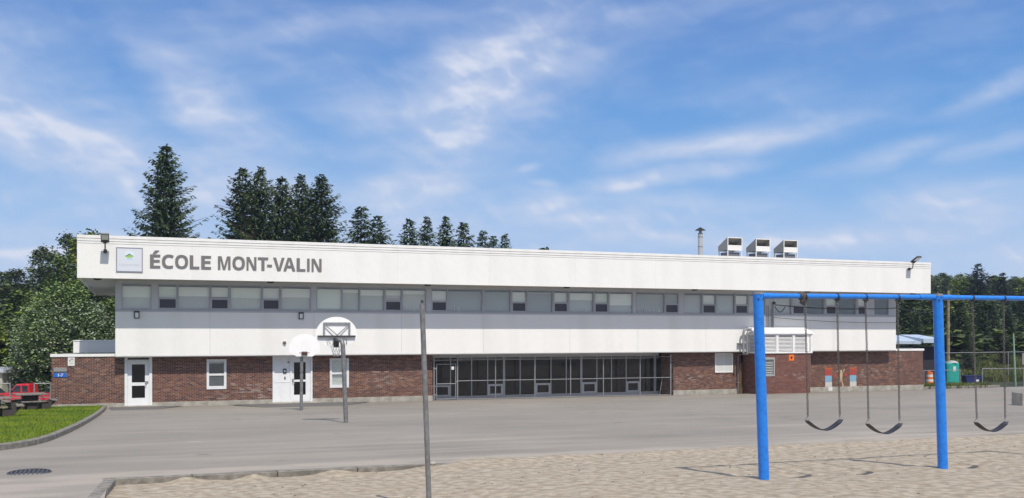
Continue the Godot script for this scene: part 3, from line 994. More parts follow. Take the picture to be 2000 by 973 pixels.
func build_doors(s: Node3D) -> void:
	# single door by the lawn
	box_part(s, "door_surround", M.door_white, 0.43, 0.575, 0.0, 2.6, -0.9, -0.655)
	box_part(s, "door_surround", M.door_white, 1.625, 1.77, 0.0, 2.6, -0.9, -0.655)
	box_part(s, "door_surround", M.door_white, 0.577, 1.623, 2.525, 2.598, -0.9, -0.66)
	box_part(s, "door_surround", M.door_white, 0.577, 1.623, 2.385, 2.425, -0.9, -0.66)
	box_part(s, "transom_pane", M.glass_dark, 0.577, 1.623, 2.427, 2.523, -0.78, -0.77)
	door_leaf(s, 0.58, 1.62, 0.035, 2.38, [[0.78, 1.42, 1.24, 2.18], [0.78, 1.42, 0.43, 1.07]], 1.47, true)
	box_part(s, "door_sill", M.aluminium, 0.577, 1.623, 0.0, 0.033, -0.9, -0.66)
	put("door_step", G.new().bev(0.38, 2.02, -0.5, 0.055, -0.66, -0.15, 0.012), M.concrete, s)
	put("door_ramp", ramp(-0.3, 3.3, -0.15, 2.0, 3.3), M.asphalt_patch, s)
	# wide entrance: solid panel with a door beside it
	box_part(s, "door_surround", M.door_white, 7.93, 8.03, 0.0, 2.6, -0.9, -0.655)
	box_part(s, "door_surround", M.door_white, 9.985, 10.09, 0.0, 2.6, -0.9, -0.655)
	box_part(s, "door_surround", M.door_white, 8.88, 8.965, 0.0, 2.418, -0.9, -0.657)
	box_part(s, "door_surround", M.door_white, 8.032, 9.983, 2.42, 2.598, -0.9, -0.66)
	box_part(s, "entrance_panel", M.door_white, 8.032, 8.878, 1.125, 2.418, -0.80, -0.72)
	box_part(s, "entrance_panel", M.door_white, 8.032, 8.878, 0.03, 1.10, -0.80, -0.715)
	box_part(s, "panel_rail", M.door_white, 8.032, 8.878, 1.102, 1.123, -0.80, -0.70)
	box_part(s, "intercom", M.black, 8.50, 8.68, 1.60, 1.86, -0.719, -0.675)
	box_part(s, "intercom_face", M.lens, 8.545, 8.635, 1.68, 1.78, -0.674, -0.668)
	box_part(s, "key_switch", M.black, 8.57, 8.63, 1.27, 1.42, -0.719, -0.69)
	box_part(s, "bell", M.grey_plate, 8.74, 8.84, 2.16, 2.26, -0.719, -0.69)
	door_leaf(s, 8.967, 9.983, 0.03, 2.415, [[9.09, 9.73, 1.24, 2.2], [9.09, 9.73, 0.41, 1.13]], 9.03, false)
	put("door_step", G.new().bev(7.62, 10.46, -0.5, 0.03, -0.66, -0.05, 0.012), M.concrete, s)
	put("door_ramp", ramp(5.6, 13.2, 6.9, 10.9, 4.2), M.asphalt_patch, s)
	# the two sash windows
	for w in [[4.49, 5.51, 0.81, 2.41, 0.0], [11.05, 12.12, 0.76, 2.40, 1.0]]:
		var n := Node3D.new()
		n.name = "window"
		s.add_child(n, true)
		put("frame", G.new().frame(w[0] + 0.002, w[1] - 0.002, w[2] + 0.002, w[3] - 0.002, -0.86, -0.652, 0.125, 0.16), M.window_white, n)
		var mid: float = lerpf(w[2], w[3], 0.485)
		put("meeting_rail", G.new().bx(w[0] + 0.128, w[1] - 0.128, mid - 0.05, mid + 0.06, -0.80, -0.70), M.window_white, n)
		put("pane", G.new().bx(w[0] + 0.128, w[1] - 0.128, mid + 0.062, w[3] - 0.128, -0.765, -0.757), M.glass, n)
		put("pane", G.new().bx(w[0] + 0.128, w[1] - 0.128, w[2] + 0.164, mid - 0.052, -0.745, -0.737), M.glass, n)
		if w[4] > 0.0:
			put("blind", G.new().bx(w[0] + 0.13, w[1] - 0.13, mid + 0.02, w[3] - 0.13, -0.83, -0.822), M.backing_green, n)
			put("toned_sheet", G.new().bx(w[0] + 0.13, w[1] - 0.20, w[2] + 0.17, mid - 0.02, -0.85, -0.842), M.backing_deep, n)
			put("blind_edge", G.new().bx(w[1] - 0.20, w[1] - 0.16, w[2] + 0.17, mid - 0.02, -0.84, -0.83), M.blind_pale, n)
		else:
			put("blind", G.new().bx(w[0] + 0.13, w[1] - 0.13, w[3] - 0.23, w[3] - 0.13, -0.83, -0.822), M.backing_grey, n)

func ramp(a0: float, a1: float, b0: float, b1: float, out: float) -> G:
	# a tongue of darker patching asphalt in front of a step
	var g := G.new()
	var f := func(u: float, z: float) -> Vector3: return Vector3(u, 0.036 * maxf(z, 0.0) - 0.0035 * u + lerpf(0.035, 0.006, clampf(z / out, 0.0, 1.0)), z)
	g.quad(f.call(b0, out), f.call(b1, out), f.call(b1, -0.04), f.call(b0, -0.04))
	g.tri(f.call(b0, out), f.call(b0, -0.04), f.call(a0, -0.02))
	g.tri(f.call(b1, out), f.call(a1, -0.02), f.call(b1, -0.04))
	return g

func door_leaf(s: Node3D, u0: float, u1: float, y0: float, y1: float, lights: Array, handle: float, left: bool) -> void:
	var d := Node3D.new()
	d.name = "door"
	s.add_child(d, true)
	var g := G.new()
	var a: Array = lights[0]
	var b: Array = lights[1]
	g.bx(u0, a[0], y0, y1, -0.79, -0.735)
	g.bx(a[1], u1, y0, y1, -0.79, -0.735)
	g.bx(a[0], a[1], a[3], y1, -0.79, -0.737)
	g.bx(a[0], a[1], b[3], a[2], -0.79, -0.737)
	g.bx(a[0], a[1], y0, b[2], -0.79, -0.737)
	put("leaf", g, M.door_white, d)
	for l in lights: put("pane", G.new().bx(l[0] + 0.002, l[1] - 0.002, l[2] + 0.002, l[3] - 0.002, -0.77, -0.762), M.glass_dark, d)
	var h := G.new()
	h.bev(handle - 0.05, handle + 0.05, 1.14, 1.30, -0.734, -0.70, 0.01)
	h.tube([Vector3(handle, 1.1, -0.734), Vector3(handle, 1.06, -0.66), Vector3(handle + (-0.1 if left else 0.1), 1.06, -0.655)], 0.018, 6)
	put("handle", h, M.galvanised, d)
	if left: put("lock_plate", G.new().bx(1.535, 1.575, 1.17, 1.30, -0.734, -0.72), M.black, d)

func build_recess(s: Node3D) -> void:
	# glazed wall set back behind the fence
	var z := -2.2
	box_part(s, "glazing_header", M.pier_panel, 17.21, 32.70, 2.33, 2.568, z - 0.1, z + 0.05)
	box_part(s, "glazing_base", M.aluminium, 17.21, 32.70, -0.5, -0.03, z - 0.1, z + 0.02)
	box_part(s, "glazing_sill", M.aluminium, 17.21, 32.70, -0.028, 0.03, z - 0.1, z + 0.06)
	box_part(s, "glazing_rail", M.aluminium, 17.21, 32.70, 2.17, 2.21, z - 0.06, z + 0.03)
	var mull := [17.21, 18.55, 19.88, 20.91, 21.97, 23.03, 24.03, 25.09, 26.13, 27.17, 28.26, 29.29, 30.34, 31.35, 32.44]
	for i in mull.size():
		var w := 0.07 if i in [4, 9] else 0.032
		if i == 14: w = 0.08
		box_part(s, "glazing_mullion", M.aluminium, mull[i] - w + (w if i == 0 else 0.0), mull[i] + w, 0.032, 2.328, z - 0.07, z + 0.034)
		if i < mull.size() - 1:
			var a: float = mull[i] + w + 0.001
			var b: float = mull[i + 1] - (0.071 if i + 1 in [4, 9] else 0.081 if i + 1 == 14 else 0.033)
			var low := 0.032
			if i in [0, 3, 6, 9, 12]:
				put("hopper_frame", G.new().frame(a, b, 0.033, 0.70, z - 0.05, z + 0.03, 0.115, 0.09), M.pier_panel, s)
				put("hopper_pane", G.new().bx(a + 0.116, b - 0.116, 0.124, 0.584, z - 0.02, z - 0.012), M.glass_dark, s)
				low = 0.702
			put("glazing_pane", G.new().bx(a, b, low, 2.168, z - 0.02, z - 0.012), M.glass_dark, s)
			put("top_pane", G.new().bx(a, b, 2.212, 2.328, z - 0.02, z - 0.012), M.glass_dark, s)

func build_plant_room(s: Node3D) -> void:
	# white louvred housing over the projecting brick bay
	var h := Node3D.new()
	h.name = "louvre_housing"
	s.add_child(h, true)
	put("housing_back", G.new().bx(38.2, 42.2, 2.6, 3.7, 0.02, 0.55), M.dark_gap, h)
	put("housing_frame", G.new().bx(38.06, 42.36, 2.495, 2.60, 0.02, 1.03), M.white_trim, h)
	put("housing_frame", G.new().bx(38.06, 42.36, 3.655, 3.745, 0.02, 1.02), M.white_trim, h)
	for u in [[38.06, 38.22], [39.52, 39.70], [40.80, 40.98], [42.20, 42.36]]:
		put("housing_post", G.new().bx(u[0], u[1], 2.602, 3.653, 0.88, 1.02), M.white_trim, h)
	put("housing_post", G.new().bx(38.06, 38.2, 2.602, 3.653, 0.02, 0.14), M.white_trim, h)
	for b in [[38.222, 39.518], [39.702, 40.798], [40.982, 42.198]]:
		for i in 12:
			var y := 2.615 + i * 0.087
			var g := G.new()
			g.t = Transform3D(Basis(Vector3.RIGHT, -0.8), Vector3(0, y + 0.035, 0.95))
			g.bx(b[0], b[1], -0.026, 0.026, -0.006, 0.006)
			put("slat", g, M.louvre_white, h)
	for i in 12:
		var g := G.new()
		g.t = Transform3D(Basis(Vector3.BACK, -0.62), Vector3(38.12, 2.65 + i * 0.087, 0))
		g.bx(-0.006, 0.006, -0.029, 0.029, 0.142, 0.878)
		put("slat", g, M.louvre_white, h)
	var r := G.new()
	r.t = Transform3D(Basis(Vector3.UP, -PI / 2), Vector3(42.99, 0, 0))
	r.t = Transform3D(Basis(Vector3(0, 0, 1), Vector3(0, 1, 0), Vector3(-1, 0, 0)), Vector3(42.46, 0, 0))
	r.prism(PackedVector2Array([Vector2(0.012, 3.75), Vector2(1.10, 3.75), Vector2(1.10, 3.79), Vector2(0.012, 4.20)]), 0.0, 4.46)
	put("housing_roof", r, M.white_trim, h)
	# grey louvre in the brick bay
	var l := Node3D.new()
	l.name = "wall_louvre"
	s.add_child(l, true)
	put("frame", G.new().frame(38.502, 39.438, 1.022, 2.188, 0.76, 0.985, 0.09), M.louvre_grey, l)
	put("back", G.new().bx(38.6, 39.34, 1.12, 2.1, 0.70, 0.76), M.dark_gap, l)
	for i in 9:
		var g := G.new()
		g.t = Transform3D(Basis(Vector3.RIGHT, -0.7), Vector3(0, 1.165 + i * 0.109, 0.90))
		g.bx(38.593, 39.347, -0.042, 0.042, -0.006, 0.006)
		put("slat", g, M.louvre_grey, l)
	# white boarded vent in the brick
	var v := Node3D.new()
	v.name = "vent_cover"
	s.add_child(v, true)
	put("frame", G.new().frame(36.0, 37.36, 1.24, 2.49, -0.85, -0.64, 0.07), M.white_trim, v)
	put("mesh_leaf", G.new().bx(36.071, 36.665, 1.311, 2.419, -0.75, -0.66), M.vent_mesh, v)
	put("mesh_leaf", G.new().bx(36.695, 37.289, 1.311, 2.419, -0.75, -0.66), M.vent_mesh, v)
	put("mullion", G.new().bx(36.667, 36.693, 1.311, 2.419, -0.75, -0.65), M.white_trim, v)
	box_part(s, "brown_door", M.brown_panel, 37.99, 38.14, -0.2, 1.9, -0.8, -0.62)
	box_part(s, "brown_door", M.brown_panel, 37.80, 37.985, -0.2, 1.9, -0.66, -0.60)
	# two bent pipes into the louvre housing and a drop pipe below them
	for k in 2:
		var x := 37.48 + k * 0.26
		var top := 4.05 - k * 0.17
		var p := [Vector3(x, 2.5, 0.35), Vector3(x, top - 0.22, 0.35), Vector3(x + 0.06, top - 0.07, 0.35), Vector3(x + 0.2, top, 0.35), Vector3(38.1, top, 0.35)]
		put("vent_pipe", G.new().tube(p, 0.075, 10), M.galvanised, s)
	put("pipe_bracket", G.new().bx(37.2, 37.99, 3.13, 3.16, 0.012, 0.29), M.grey_plate, s)
	put("drop_pipe", G.new().tube([Vector3(37.98, 2.44, 0.2), Vector3(37.75, 2.42, -0.3), Vector3(37.70, 2.3, -0.58), Vector3(37.70, -0.2, -0.58)], 0.035, 8), M.galvanised, s)
	put("pipe_bracket", G.new().bx(37.62, 37.78, 0.55, 0.59, -0.68, -0.54), M.grey_plate, s)

# ------------------------------------------------------------------ things fixed to or standing before the school
func build_signs() -> void:
	var f := SystemFont.new()
	f.font_names = PackedStringArray(["Droid Sans"])
	f.font_weight = 700
	var glyphs := [["É", 1.627, 2.112], ["C", 2.189, 2.741], ["O", 2.812, 3.43], ["L", 3.511, 3.973], ["E", 4.065, 4.542], ["M", 4.878, 5.497], ["O", 5.594, 6.21], ["N", 6.294, 6.79], ["T", 6.86, 7.388], ["-", 7.331, 7.578], ["V", 7.646, 8.222], ["A", 8.164, 8.774], ["L", 8.843, 9.301], ["I", 9.389, 9.52], ["N", 9.625, 10.147]]
	var t := thing("wall_lettering", "large grey capital letters reading ÉCOLE MONT-VALIN fixed on the white fascia", "lettering", Vector3(1.6, 7.06, FASCIA_Z))
	var cap := text_mesh(f, "E").get_aabb()
	for q in glyphs:
		var m := text_mesh(f, q[0])
		var b := m.get_aabb()
		var o := MeshInstance3D.new()
		o.name = "letter"
		o.mesh = m
		if q[0] == "I":
			var stem := BoxMesh.new()
			stem.size = Vector3(b.size.x, cap.size.y, 0.08)
			o.mesh = stem
			b = AABB(Vector3(-b.size.x / 2, -cap.size.y / 2, 0), b.size)
		o.material_override = M.sign_grey
		t.add_child(o, true)
		var sx: float = (q[2] - q[1]) / b.size.x
		var sy := 0.672 / cap.size.y
		o.scale = Vector3(sx, sy, 0.45)
		o.position = Vector3(q[1] - 1.6 - b.position.x * sx, -cap.position.y * sy + (0.336 + cap.position.y * sy if q[0] == "I" else 0.0), 0.022)
	# emblem board
	var s := thing("emblem_board", "square pale blue board with a grey border and a green hill emblem", "sign", Vector3(0.06, 6.83, FASCIA_Z))
	put("frame", G.new().frame(0, 1.23, 0, 1.21, 0.002, 0.05, 0.045), M.sign_edge, s)
	put("board", G.new().bx(0.046, 1.184, 0.046, 1.164, 0.002, 0.038), M.sign_pale, s)
	var e := Node3D.new()
	e.name = "emblem"
	s.add_child(e, true)
	var c := Vector2(0.615, 0.80)
	var disc := PackedVector2Array()
	for i in 32: disc.append(c + Vector2.from_angle(TAU * i / 32) * 0.235)
	put("disc", G.new().prism(disc, 0.038, 0.041), flat_mat("emblem_sky", 0.66, 0.76, 0.82), e)
	var ridge := PackedVector2Array()
	for p in [[-0.215, -0.035], [-0.2, 0.0], [-0.13, 0.02], [-0.03, 0.09], [0.0, 0.098], [0.03, 0.085], [0.10, 0.03], [0.19, 0.0], [0.2, -0.03], [0.12, 0.0], [0.0, 0.05], [-0.1, 0.0]]: ridge.append(c + Vector2(p[0], p[1]))
	ridge.reverse()
	put("ridge", G.new().prism(ridge, 0.0425, 0.045), flat_mat("emblem_dark", 0.05, 0.13, 0.10), e)
	var hill := PackedVector2Array()
	for p in [[-0.17, -0.08], [-0.05, -0.10], [0.08, -0.09], [0.18, -0.06], [0.15, -0.025], [0.0, 0.045], [-0.1, -0.005], [-0.19, -0.035]]: hill.append(c + Vector2(p[0], p[1]))
	put("hill", G.new().prism(hill, 0.0412, 0.0435), flat_mat("emblem_green", 0.30, 0.52, 0.12), e)
	var water := PackedVector2Array()
	for p in [[-0.15, -0.14], [-0.1, -0.165], [0.0, -0.175], [0.1, -0.165], [0.16, -0.135], [0.0, -0.15]]: water.append(c + Vector2(p[0], p[1]))
	put("water", G.new().prism(water, 0.0412, 0.0435), flat_mat("emblem_blue", 0.08, 0.28, 0.45), e)
	var thin := SystemFont.new()
	thin.font_names = PackedStringArray(["Droid Serif"])
	for q in [["École Mont-Valin", 0.40, 0.13, 0.98]]:
		var m := text_mesh(thin, q[0])
		var b := m.get_aabb()
		var o := MeshInstance3D.new()
		o.name = "board_lettering"
		o.mesh = m
		o.material_override = flat_mat("sign_faint", 0.50, 0.52, 0.58)
		s.add_child(o, true)
		var k: float = q[3] / b.size.x
		o.scale = Vector3(k, q[2] / b.size.y, 0.1)
		o.position = Vector3(0.615 - (b.position.x + b.size.x / 2) * k, q[1] - 0.05, 0.0395)
	# small signs on the brick wing
	var w := thing("notice_sign", "small white notice plate with a slanting black mark, high on the brick wing", "sign", Vector3(-2.25, 2.14, BRICK_Z))
	put("plate", G.new().bev(0, 0.32, 0, 0.47, 0.002, 0.02, 0.006), M.sign_white, w)
	var mark := G.new()
	mark.tube([Vector3(0.07, 0.24, 0.02), Vector3(0.13, 0.30, 0.02), Vector3(0.25, 0.36, 0.02)], 0.012, 5)
	var loop := []
	for i in 20: loop.append(Vector3(0.16 + cos(TAU * i / 20) * 0.095, 0.30 + sin(TAU * i / 20) * 0.095, 0.02))
	mark.tube(loop, 0.006, 4, false, true)
	put("symbol", mark, M.black, w)
	put("text_line", G.new().bx(0.06, 0.26, 0.13, 0.145, 0.02, 0.022).bx(0.08, 0.24, 0.09, 0.10, 0.02, 0.022), M.grey_plate, w)
	tag(put("grey_plaque", G.new().bev(-2.91, -2.30, 1.85, 2.06, BRICK_Z + 0.002, BRICK_Z + 0.03, 0.008), M.grey_plate), "blank weathered grey plaque above the blue number plate on the brick wing", "plaque")
	var n := thing("number_sign", "blue plate with the white numerals 1-7 on the brick wing", "sign", Vector3(-2.91, 1.57, BRICK_Z))
	put("plate", G.new().bev(0, 0.61, 0, 0.22, 0.002, 0.025, 0.006), M.blue_plate, n)
	var nm := text_mesh(f, "1-7")
	var nb := nm.get_aabb()
	var no := MeshInstance3D.new()
	no.name = "numerals"
	no.mesh = nm
	no.material_override = M.sign_white
	n.add_child(no, true)
	no.transform = Transform3D(Basis(Vector3(0.25 / nb.size.x, 0, 0), Vector3(0.03 / nb.size.y, 0.145 / nb.size.y, 0), Vector3(0, 0, 0.1)), Vector3(0.305 - (nb.position.x + nb.size.x / 2) * 0.25 / nb.size.x, 0.038 - nb.position.y * 0.145 / nb.size.y, 0.026))
	var o := thing("orange_sign", "small square orange warning plate on the red brick bay below the louvres", "sign", Vector3(40.53, 2.0, 0.95))
	put("plate", G.new().bev(0, 0.42, 0, 0.40, 0.002, 0.02, 0.005), M.orange, o)
	put("symbol", G.new().prism(PackedVector2Array([Vector2(0.21, 0.09), Vector2(0.30, 0.22), Vector2(0.26, 0.30), Vector2(0.21, 0.26), Vector2(0.16, 0.30), Vector2(0.12, 0.22)]), 0.019, 0.023), M.black, o)
	# painted mural on the brick
	var p := thing("wall_mural", "faded mural on the brick: two red, blue and white columns beside a pale figure", "mural", Vector3(44.7, 0.1, BRICK_Z))
	for q in [[0.05, 0.0], [2.12, 0.05]]:
		var x: float = q[0]
		put("white_block", paint(x, x + 0.56, -0.02, 0.36), M.mural_white, p)
		put("blue_block", paint(x - 0.01, x + 0.54, 0.362, 0.80), M.mural_blue, p)
		put("red_block", paint(x - 0.02, x + 0.55, 0.802, 1.22), M.mural_red, p)
		put("orange_block", paint(x - 0.04, x + 0.57, 1.222, 1.34), M.mural_orange, p)
	put("red_star", star_paint(Vector2(0.88, 0.80), 0.19), M.mural_red, p)
	put("red_star", star_paint(Vector2(1.80, 0.84), 0.17), M.mural_red, p)
	var fig := G.new()
	for poly in [[[1.30, 0.50], [1.46, 0.50], [1.50, 0.95], [1.27, 0.95]], [[1.30, 0.5], [1.38, 0.52], [1.24, 0.22], [1.12, 0.26]], [[1.38, 0.52], [1.46, 0.5], [1.62, -0.02], [1.50, -0.02]], [[1.27, 0.95], [1.30, 0.84], [1.02, 1.10], [1.06, 1.16]], [[1.44, 0.86], [1.50, 0.95], [1.70, 1.22], [1.62, 1.24]]]:
		var pp := PackedVector2Array()
		for k in poly: pp.append(Vector2(k[0], k[1]))
		fig.prism(pp, 0.0035, 0.0065)
	var head := PackedVector2Array()
	for i in 14: head.append(Vector2(1.38 + cos(TAU * i / 14) * 0.085, 1.06 + sin(TAU * i / 14) * 0.12))
	fig.prism(head, 0.0068, 0.009)
	put("painted_figure", fig, M.mural_skin, p)
	tag(put("paper_sheet", G.new().bx(45.0, 45.32, -0.13, 0.12, BRICK_Z + 0.032, BRICK_Z + 0.036), M.sign_white), "white sheet stuck on the footing below the painted column nearest the brick bay", "poster")

func paint(x0: float, x1: float, y0: float, y1: float) -> G:
	return G.new().bx(x0, x1, y0, y1, 0.0035, 0.0055)

func star_paint(c: Vector2, r: float) -> G:
	var p := PackedVector2Array()
	for i in 10: p.append(c + Vector2.from_angle(TAU * i / 10 + 0.3) * (r if i % 2 else r * 0.62))
	return G.new().prism(p, 0.0035, 0.0055)

func flat_mat(called: String, r: float, g: float, b: float) -> StandardMaterial3D:
	if M.has(called): return M[called]
	return mat(called, r, g, b, 0.55)

func text_mesh(f: Font, what: String) -> TextMesh:
	var m := TextMesh.new()
	m.font = f
	m.text = what
	m.font_size = 64
	m.pixel_size = 0.01
	m.depth = 0.08
	m.curve_step = 1.0
	return m

func build_fixtures() -> void:
	# floodlights on arms
	for q in [[-0.43, 7.82, "black floodlight on an arm above the emblem board, near the fascia's near end"], [49.63, 8.12, "black floodlight on an arm at the far end of the fascia, above the swings"]]:
		var t := thing("floodlight", q[2], "floodlight", Vector3(q[0], q[1], FASCIA_Z), 0.0, "floodlights on the fascia")
		put("base_box", G.new().bev(-0.08, 0.08, -0.09, 0.09, 0.002, 0.10, 0.012), M.dark_steel, t)
		put("arm", G.new().tube([Vector3(0, 0, 0.1), Vector3(0, 0.0, 0.26), Vector3(0, 0.05, 0.34), Vector3(0, 0.16, 0.38), Vector3(0, 0.42, 0.40)], 0.032, 8), M.dark_steel, t)
		var h := G.new()
		h.t = Transform3D(Basis(Vector3.RIGHT, -0.50), Vector3(0, 0.46, 0.40))
		h.bev(-0.19, 0.19, -0.05, 0.05, -0.06, 0.66, 0.02)
		h.bev(-0.10, 0.10, -0.10, -0.05, -0.04, 0.14, 0.015)
		for i in 5: h.bx(-0.16, 0.16, 0.051, 0.075, 0.02 + i * 0.07, 0.035 + i * 0.07)
		put("head", h, M.dark_steel, t)
		var l := G.new()
		l.t = h.t
		l.bx(-0.15, 0.15, -0.058, -0.051, 0.2, 0.62)
		put("lens", l, M.lens, t)
	# wall lamps below the windows
	for q in [[1.02, "small framed wall lamp on the white band below the first windows, nearest the lawn"], [9.36, "small framed wall lamp on the white band above the wide entrance"]]:
		var t := thing("wall_lamp", q[1], "wall lamp", Vector3(q[0], 4.56, 0.0), 0.0, "framed wall lamps on the white band")
		put("frame", G.new().frame(-0.125, 0.125, 0, 0.34, 0.002, 0.09, 0.035), M.black, t)
		put("hood", G.new().bev(-0.135, 0.135, 0.342, 0.375, 0.002, 0.13, 0.008), M.black, t)
		put("lens", G.new().bev(-0.09, 0.09, 0.036, 0.304, 0.002, 0.075, 0.012), M.lens, t)
	var spots := [[-0.81, "at the near corner of the overhang beside the brick wing"], [7.62, "above the window nearest the wide entrance"], [16.24, "above the top of the thin steel pole"], [24.78, "above the middle windows over the fenced recess"], [33.52, "above the pier near the white vent"], [42.04, "above the beam of the swing frame"], [50.83, "at the far corner of the overhang"]]
	for q in spots:
		var t := thing("soffit_light", "dark round soffit light " + q[1], "soffit light", Vector3(q[0], 6.533, 0.9), 0.0, "soffit lights under the overhang")
		put("housing", G.new().tube([Vector3(0, 0, 0), Vector3(0, -0.05, 0), Vector3(0, -0.075, 0)], [0.19, 0.19, 0.15], 16), M.black, t)
		put("lens", G.new().tube([Vector3(0, -0.076, 0), Vector3(0, -0.09, 0)], [0.11, 0.06], 12), M.grey_plate, t)
	var b := thing("alarm_dome", "round grey dome on the white band just above the wide entrance", "dome camera", Vector3(8.47, 3.3, 0))
	put("base", G.new().tube([Vector3(0, 0, 0.002), Vector3(0, 0, 0.05)], 0.105, 16), M.sign_white, b)
	put("dome", G.new().tube([Vector3(0, 0, 0.05), Vector3(0, 0, 0.10), Vector3(0, 0, 0.13), Vector3(0, 0, 0.145)], [0.09, 0.08, 0.05, 0.015], 16), M.grey_plate, b)
	# roof: flue and three hooded vents
	var c := thing("flue_pipe", "tall galvanised flue pipe with a conical cap on the roof", "chimney flue", Vector3(36.36, 8.32, -3.0))
	put("pipe", G.new().tube([Vector3(0, 0, 0), Vector3(0, 2.15, 0)], 0.16, 16), M.flue, c)
	for y in [1.25, 1.9, 2.12]: put("band", G.new().tube([Vector3(0, y, 0), Vector3(0, y + 0.06, 0)], 0.172, 16), M.galvanised, c)
	put("neck", G.new().tube([Vector3(0, 2.15, 0), Vector3(0, 2.38, 0)], 0.10, 12), M.galvanised, c)
	put("cap", G.new().tube([Vector3(0, 2.37, 0), Vector3(0, 2.40, 0), Vector3(0, 2.58, 0)], [0.36, 0.33, 0.03], 18), M.dark_steel, c)
	for q in [[39.03, 10.31, "first hooded roof vent, standing next to the flue pipe"], [41.31, 10.29, "middle one of the three hooded roof vents"], [43.60, 10.28, "third hooded roof vent, farthest from the flue pipe"]]:
		var t := thing("roof_vent", q[2], "roof vent", Vector3(q[0] + 0.05, 8.32, -3.0), 0.0, "hooded vents on the roof")
		var y1: float = q[1] - 8.32
		var w := 0.58
		var side := PackedVector2Array([Vector2(0.0, 1.12), Vector2(1.15, 1.12), Vector2(1.15, y1 - 0.55), Vector2(0.0, y1)])
		for k in 2:
			var g := G.new()
			var x := -w if k == 0 else w - 0.03
			g.t = Transform3D(Basis(Vector3(0, 0, -1), Vector3(0, 1, 0), Vector3(1, 0, 0)), Vector3(x, 0, 0))
			g.prism(side, 0.0, 0.03)
			put("side_sheet", g, M.vent_metal, t)
		put("front_sheet", G.new().bx(-w + 0.031, w - 0.031, 1.12, 1.47, -0.03, 0.0), M.white_trim, t)
		put("back_sheet", G.new().bx(-w + 0.031, w - 0.031, 1.12, y1 - 0.56, -1.15, -1.12), M.vent_metal, t)
		put("hood_floor", G.new().bx(-w + 0.031, w - 0.031, 1.38, 1.40, -1.119, -0.031), M.vent_metal, t)
		var top := G.new()
		top.quad(Vector3(-w, y1 + 0.012, 0), Vector3(w, y1 + 0.012, 0), Vector3(w, y1 - 0.538, -1.15), Vector3(-w, y1 - 0.538, -1.15))
		top.quad(Vector3(-w, y1 - 0.548, -1.15), Vector3(w, y1 - 0.548, -1.15), Vector3(w, y1 + 0.002, 0), Vector3(-w, y1 + 0.002, 0))
		put("hood_top", top, M.vent_metal, t)
		put("edge_trim", G.new().frame(-w - 0.01, w + 0.01, 1.10, y1 + 0.014, 0.001, 0.02, 0.055), M.white_trim, t)
		for x in [-w, w - 0.06]:
			for z in [-1.12, -0.06]: put("leg", G.new().bx(x, x + 0.06, 0.0, 1.118, z, z + 0.06), M.white_trim, t)
		put("curb_box", G.new().bx(-w + 0.1, w - 0.1, 0.0, 1.0, -1.0, -0.14), M.vent_curb, t)
	# service mast with conduits, and the wires that leave it
	var m := thing("service_mast", "grey service mast and conduits rising from the louvre housing past the windows", "service mast", Vector3(39.5, 4.1, 0.06))
	for x in [0.0, 0.13]: put("conduit", G.new().tube([Vector3(x, 0, 0), Vector3(x, 1.5, 0)], 0.022, 6), M.galvanised, m)
	put("mast_pipe", G.new().tube([Vector3(0.45, 0, 0.03), Vector3(0.45, 1.6, 0.03)], 0.055, 10), M.galvanised, m)
	put("mast_pipe", G.new().tube([Vector3(0.33, 0, 0.02), Vector3(0.33, 1.3, 0.02)], 0.03, 8), M.galvanised, m)
	put("weather_head", G.new().tube([Vector3(0.45, 1.6, 0.03), Vector3(0.47, 1.7, 0.08), Vector3(0.5, 1.66, 0.2)], [0.07, 0.085, 0.06], 10), M.dark_steel, m)
	for k in 2:
		var loop := []
		for i in 12: loop.append(Vector3(0.5 + i * 0.075, 1.45 - 0.33 * sin(PI * i / 11.0) - k * 0.05, 0.15))
		put("drip_loop", G.new().tube(loop, 0.014, 5), M.black, m)
	var wires := [[Vector3(39.98, 5.66, 0.2), Vector3(50.35, 5.55, 0.22), 0.16, 0.026, "thick black wire running from the service mast past the upper windows to the far corner"], [Vector3(50.35, 5.55, 0.22), Vector3(74.4, 6.5, -19.4), 0.5, 0.022, "black overhead wire between the corner of the school and the utility pole"], [Vector3(39.98, 4.83, 0.16), Vector3(50.3, 4.53, 0.16), 0.12, 0.014, "thin wire sagging along the white band from the service mast to the far corner"], [Vector3(74.4, 6.1, -19.5), Vector3(104.0, 6.9, -16.0), 0.7, 0.02, "overhead wire leaving the utility pole, upper of the spans over the trees"], [Vector3(74.4, 3.7, -19.5), Vector3(104.0, 5.3, -16.0), 1.0, 0.02, "overhead wire leaving the utility pole, lower span before the dark trees"], [Vector3(74.4, 2.2, -19.5), Vector3(104.0, 2.8, -16.0), 0.6, 0.02, "overhead wire leaving the utility pole, lowest one above the fences"]]
	for q in wires:
		var path := []
		for i in 21:
			var f := i / 20.0
			path.append(q[0].lerp(q[1], f) - Vector3(0, 4.0 * q[2] * f * (1.0 - f), 0))
		tag(put("overhead_wire", G.new().tube(path, q[3], 5), M.black), q[4], "wire", "overhead wires")
	# thin rods standing inside on the window sills
	for q in [[14.5, 3, 14.95], [15.1, 7, 16.2], [16.9, 5, 17.6], [17.75, 5, 18.5], [26.3, 3, 26.9], [30.05, 13, 31.85], [32.1, 3, 32.8]]:
		for i in q[1]:
			var x: float = lerpf(q[0], q[2], (i + ur(0.1, 0.9)) / q[1])
			var h := ur(0.13, 0.34)
			var g := G.new()
			g.tube([Vector3(0, 0, 0), Vector3(0, h * 0.7, 0), Vector3(0.005, h, 0)], [0.022, 0.020, 0.011], 6)
			var o := put("sill_rod", g, M.sign_white)
			o.position = Vector3(x, 5.082 if x < 15 or q[1] > 4 else 5.085, -0.115)
			tag(o, "thin white rod standing inside an upper window on the sill", "rod", "white rods standing inside the upper windows")
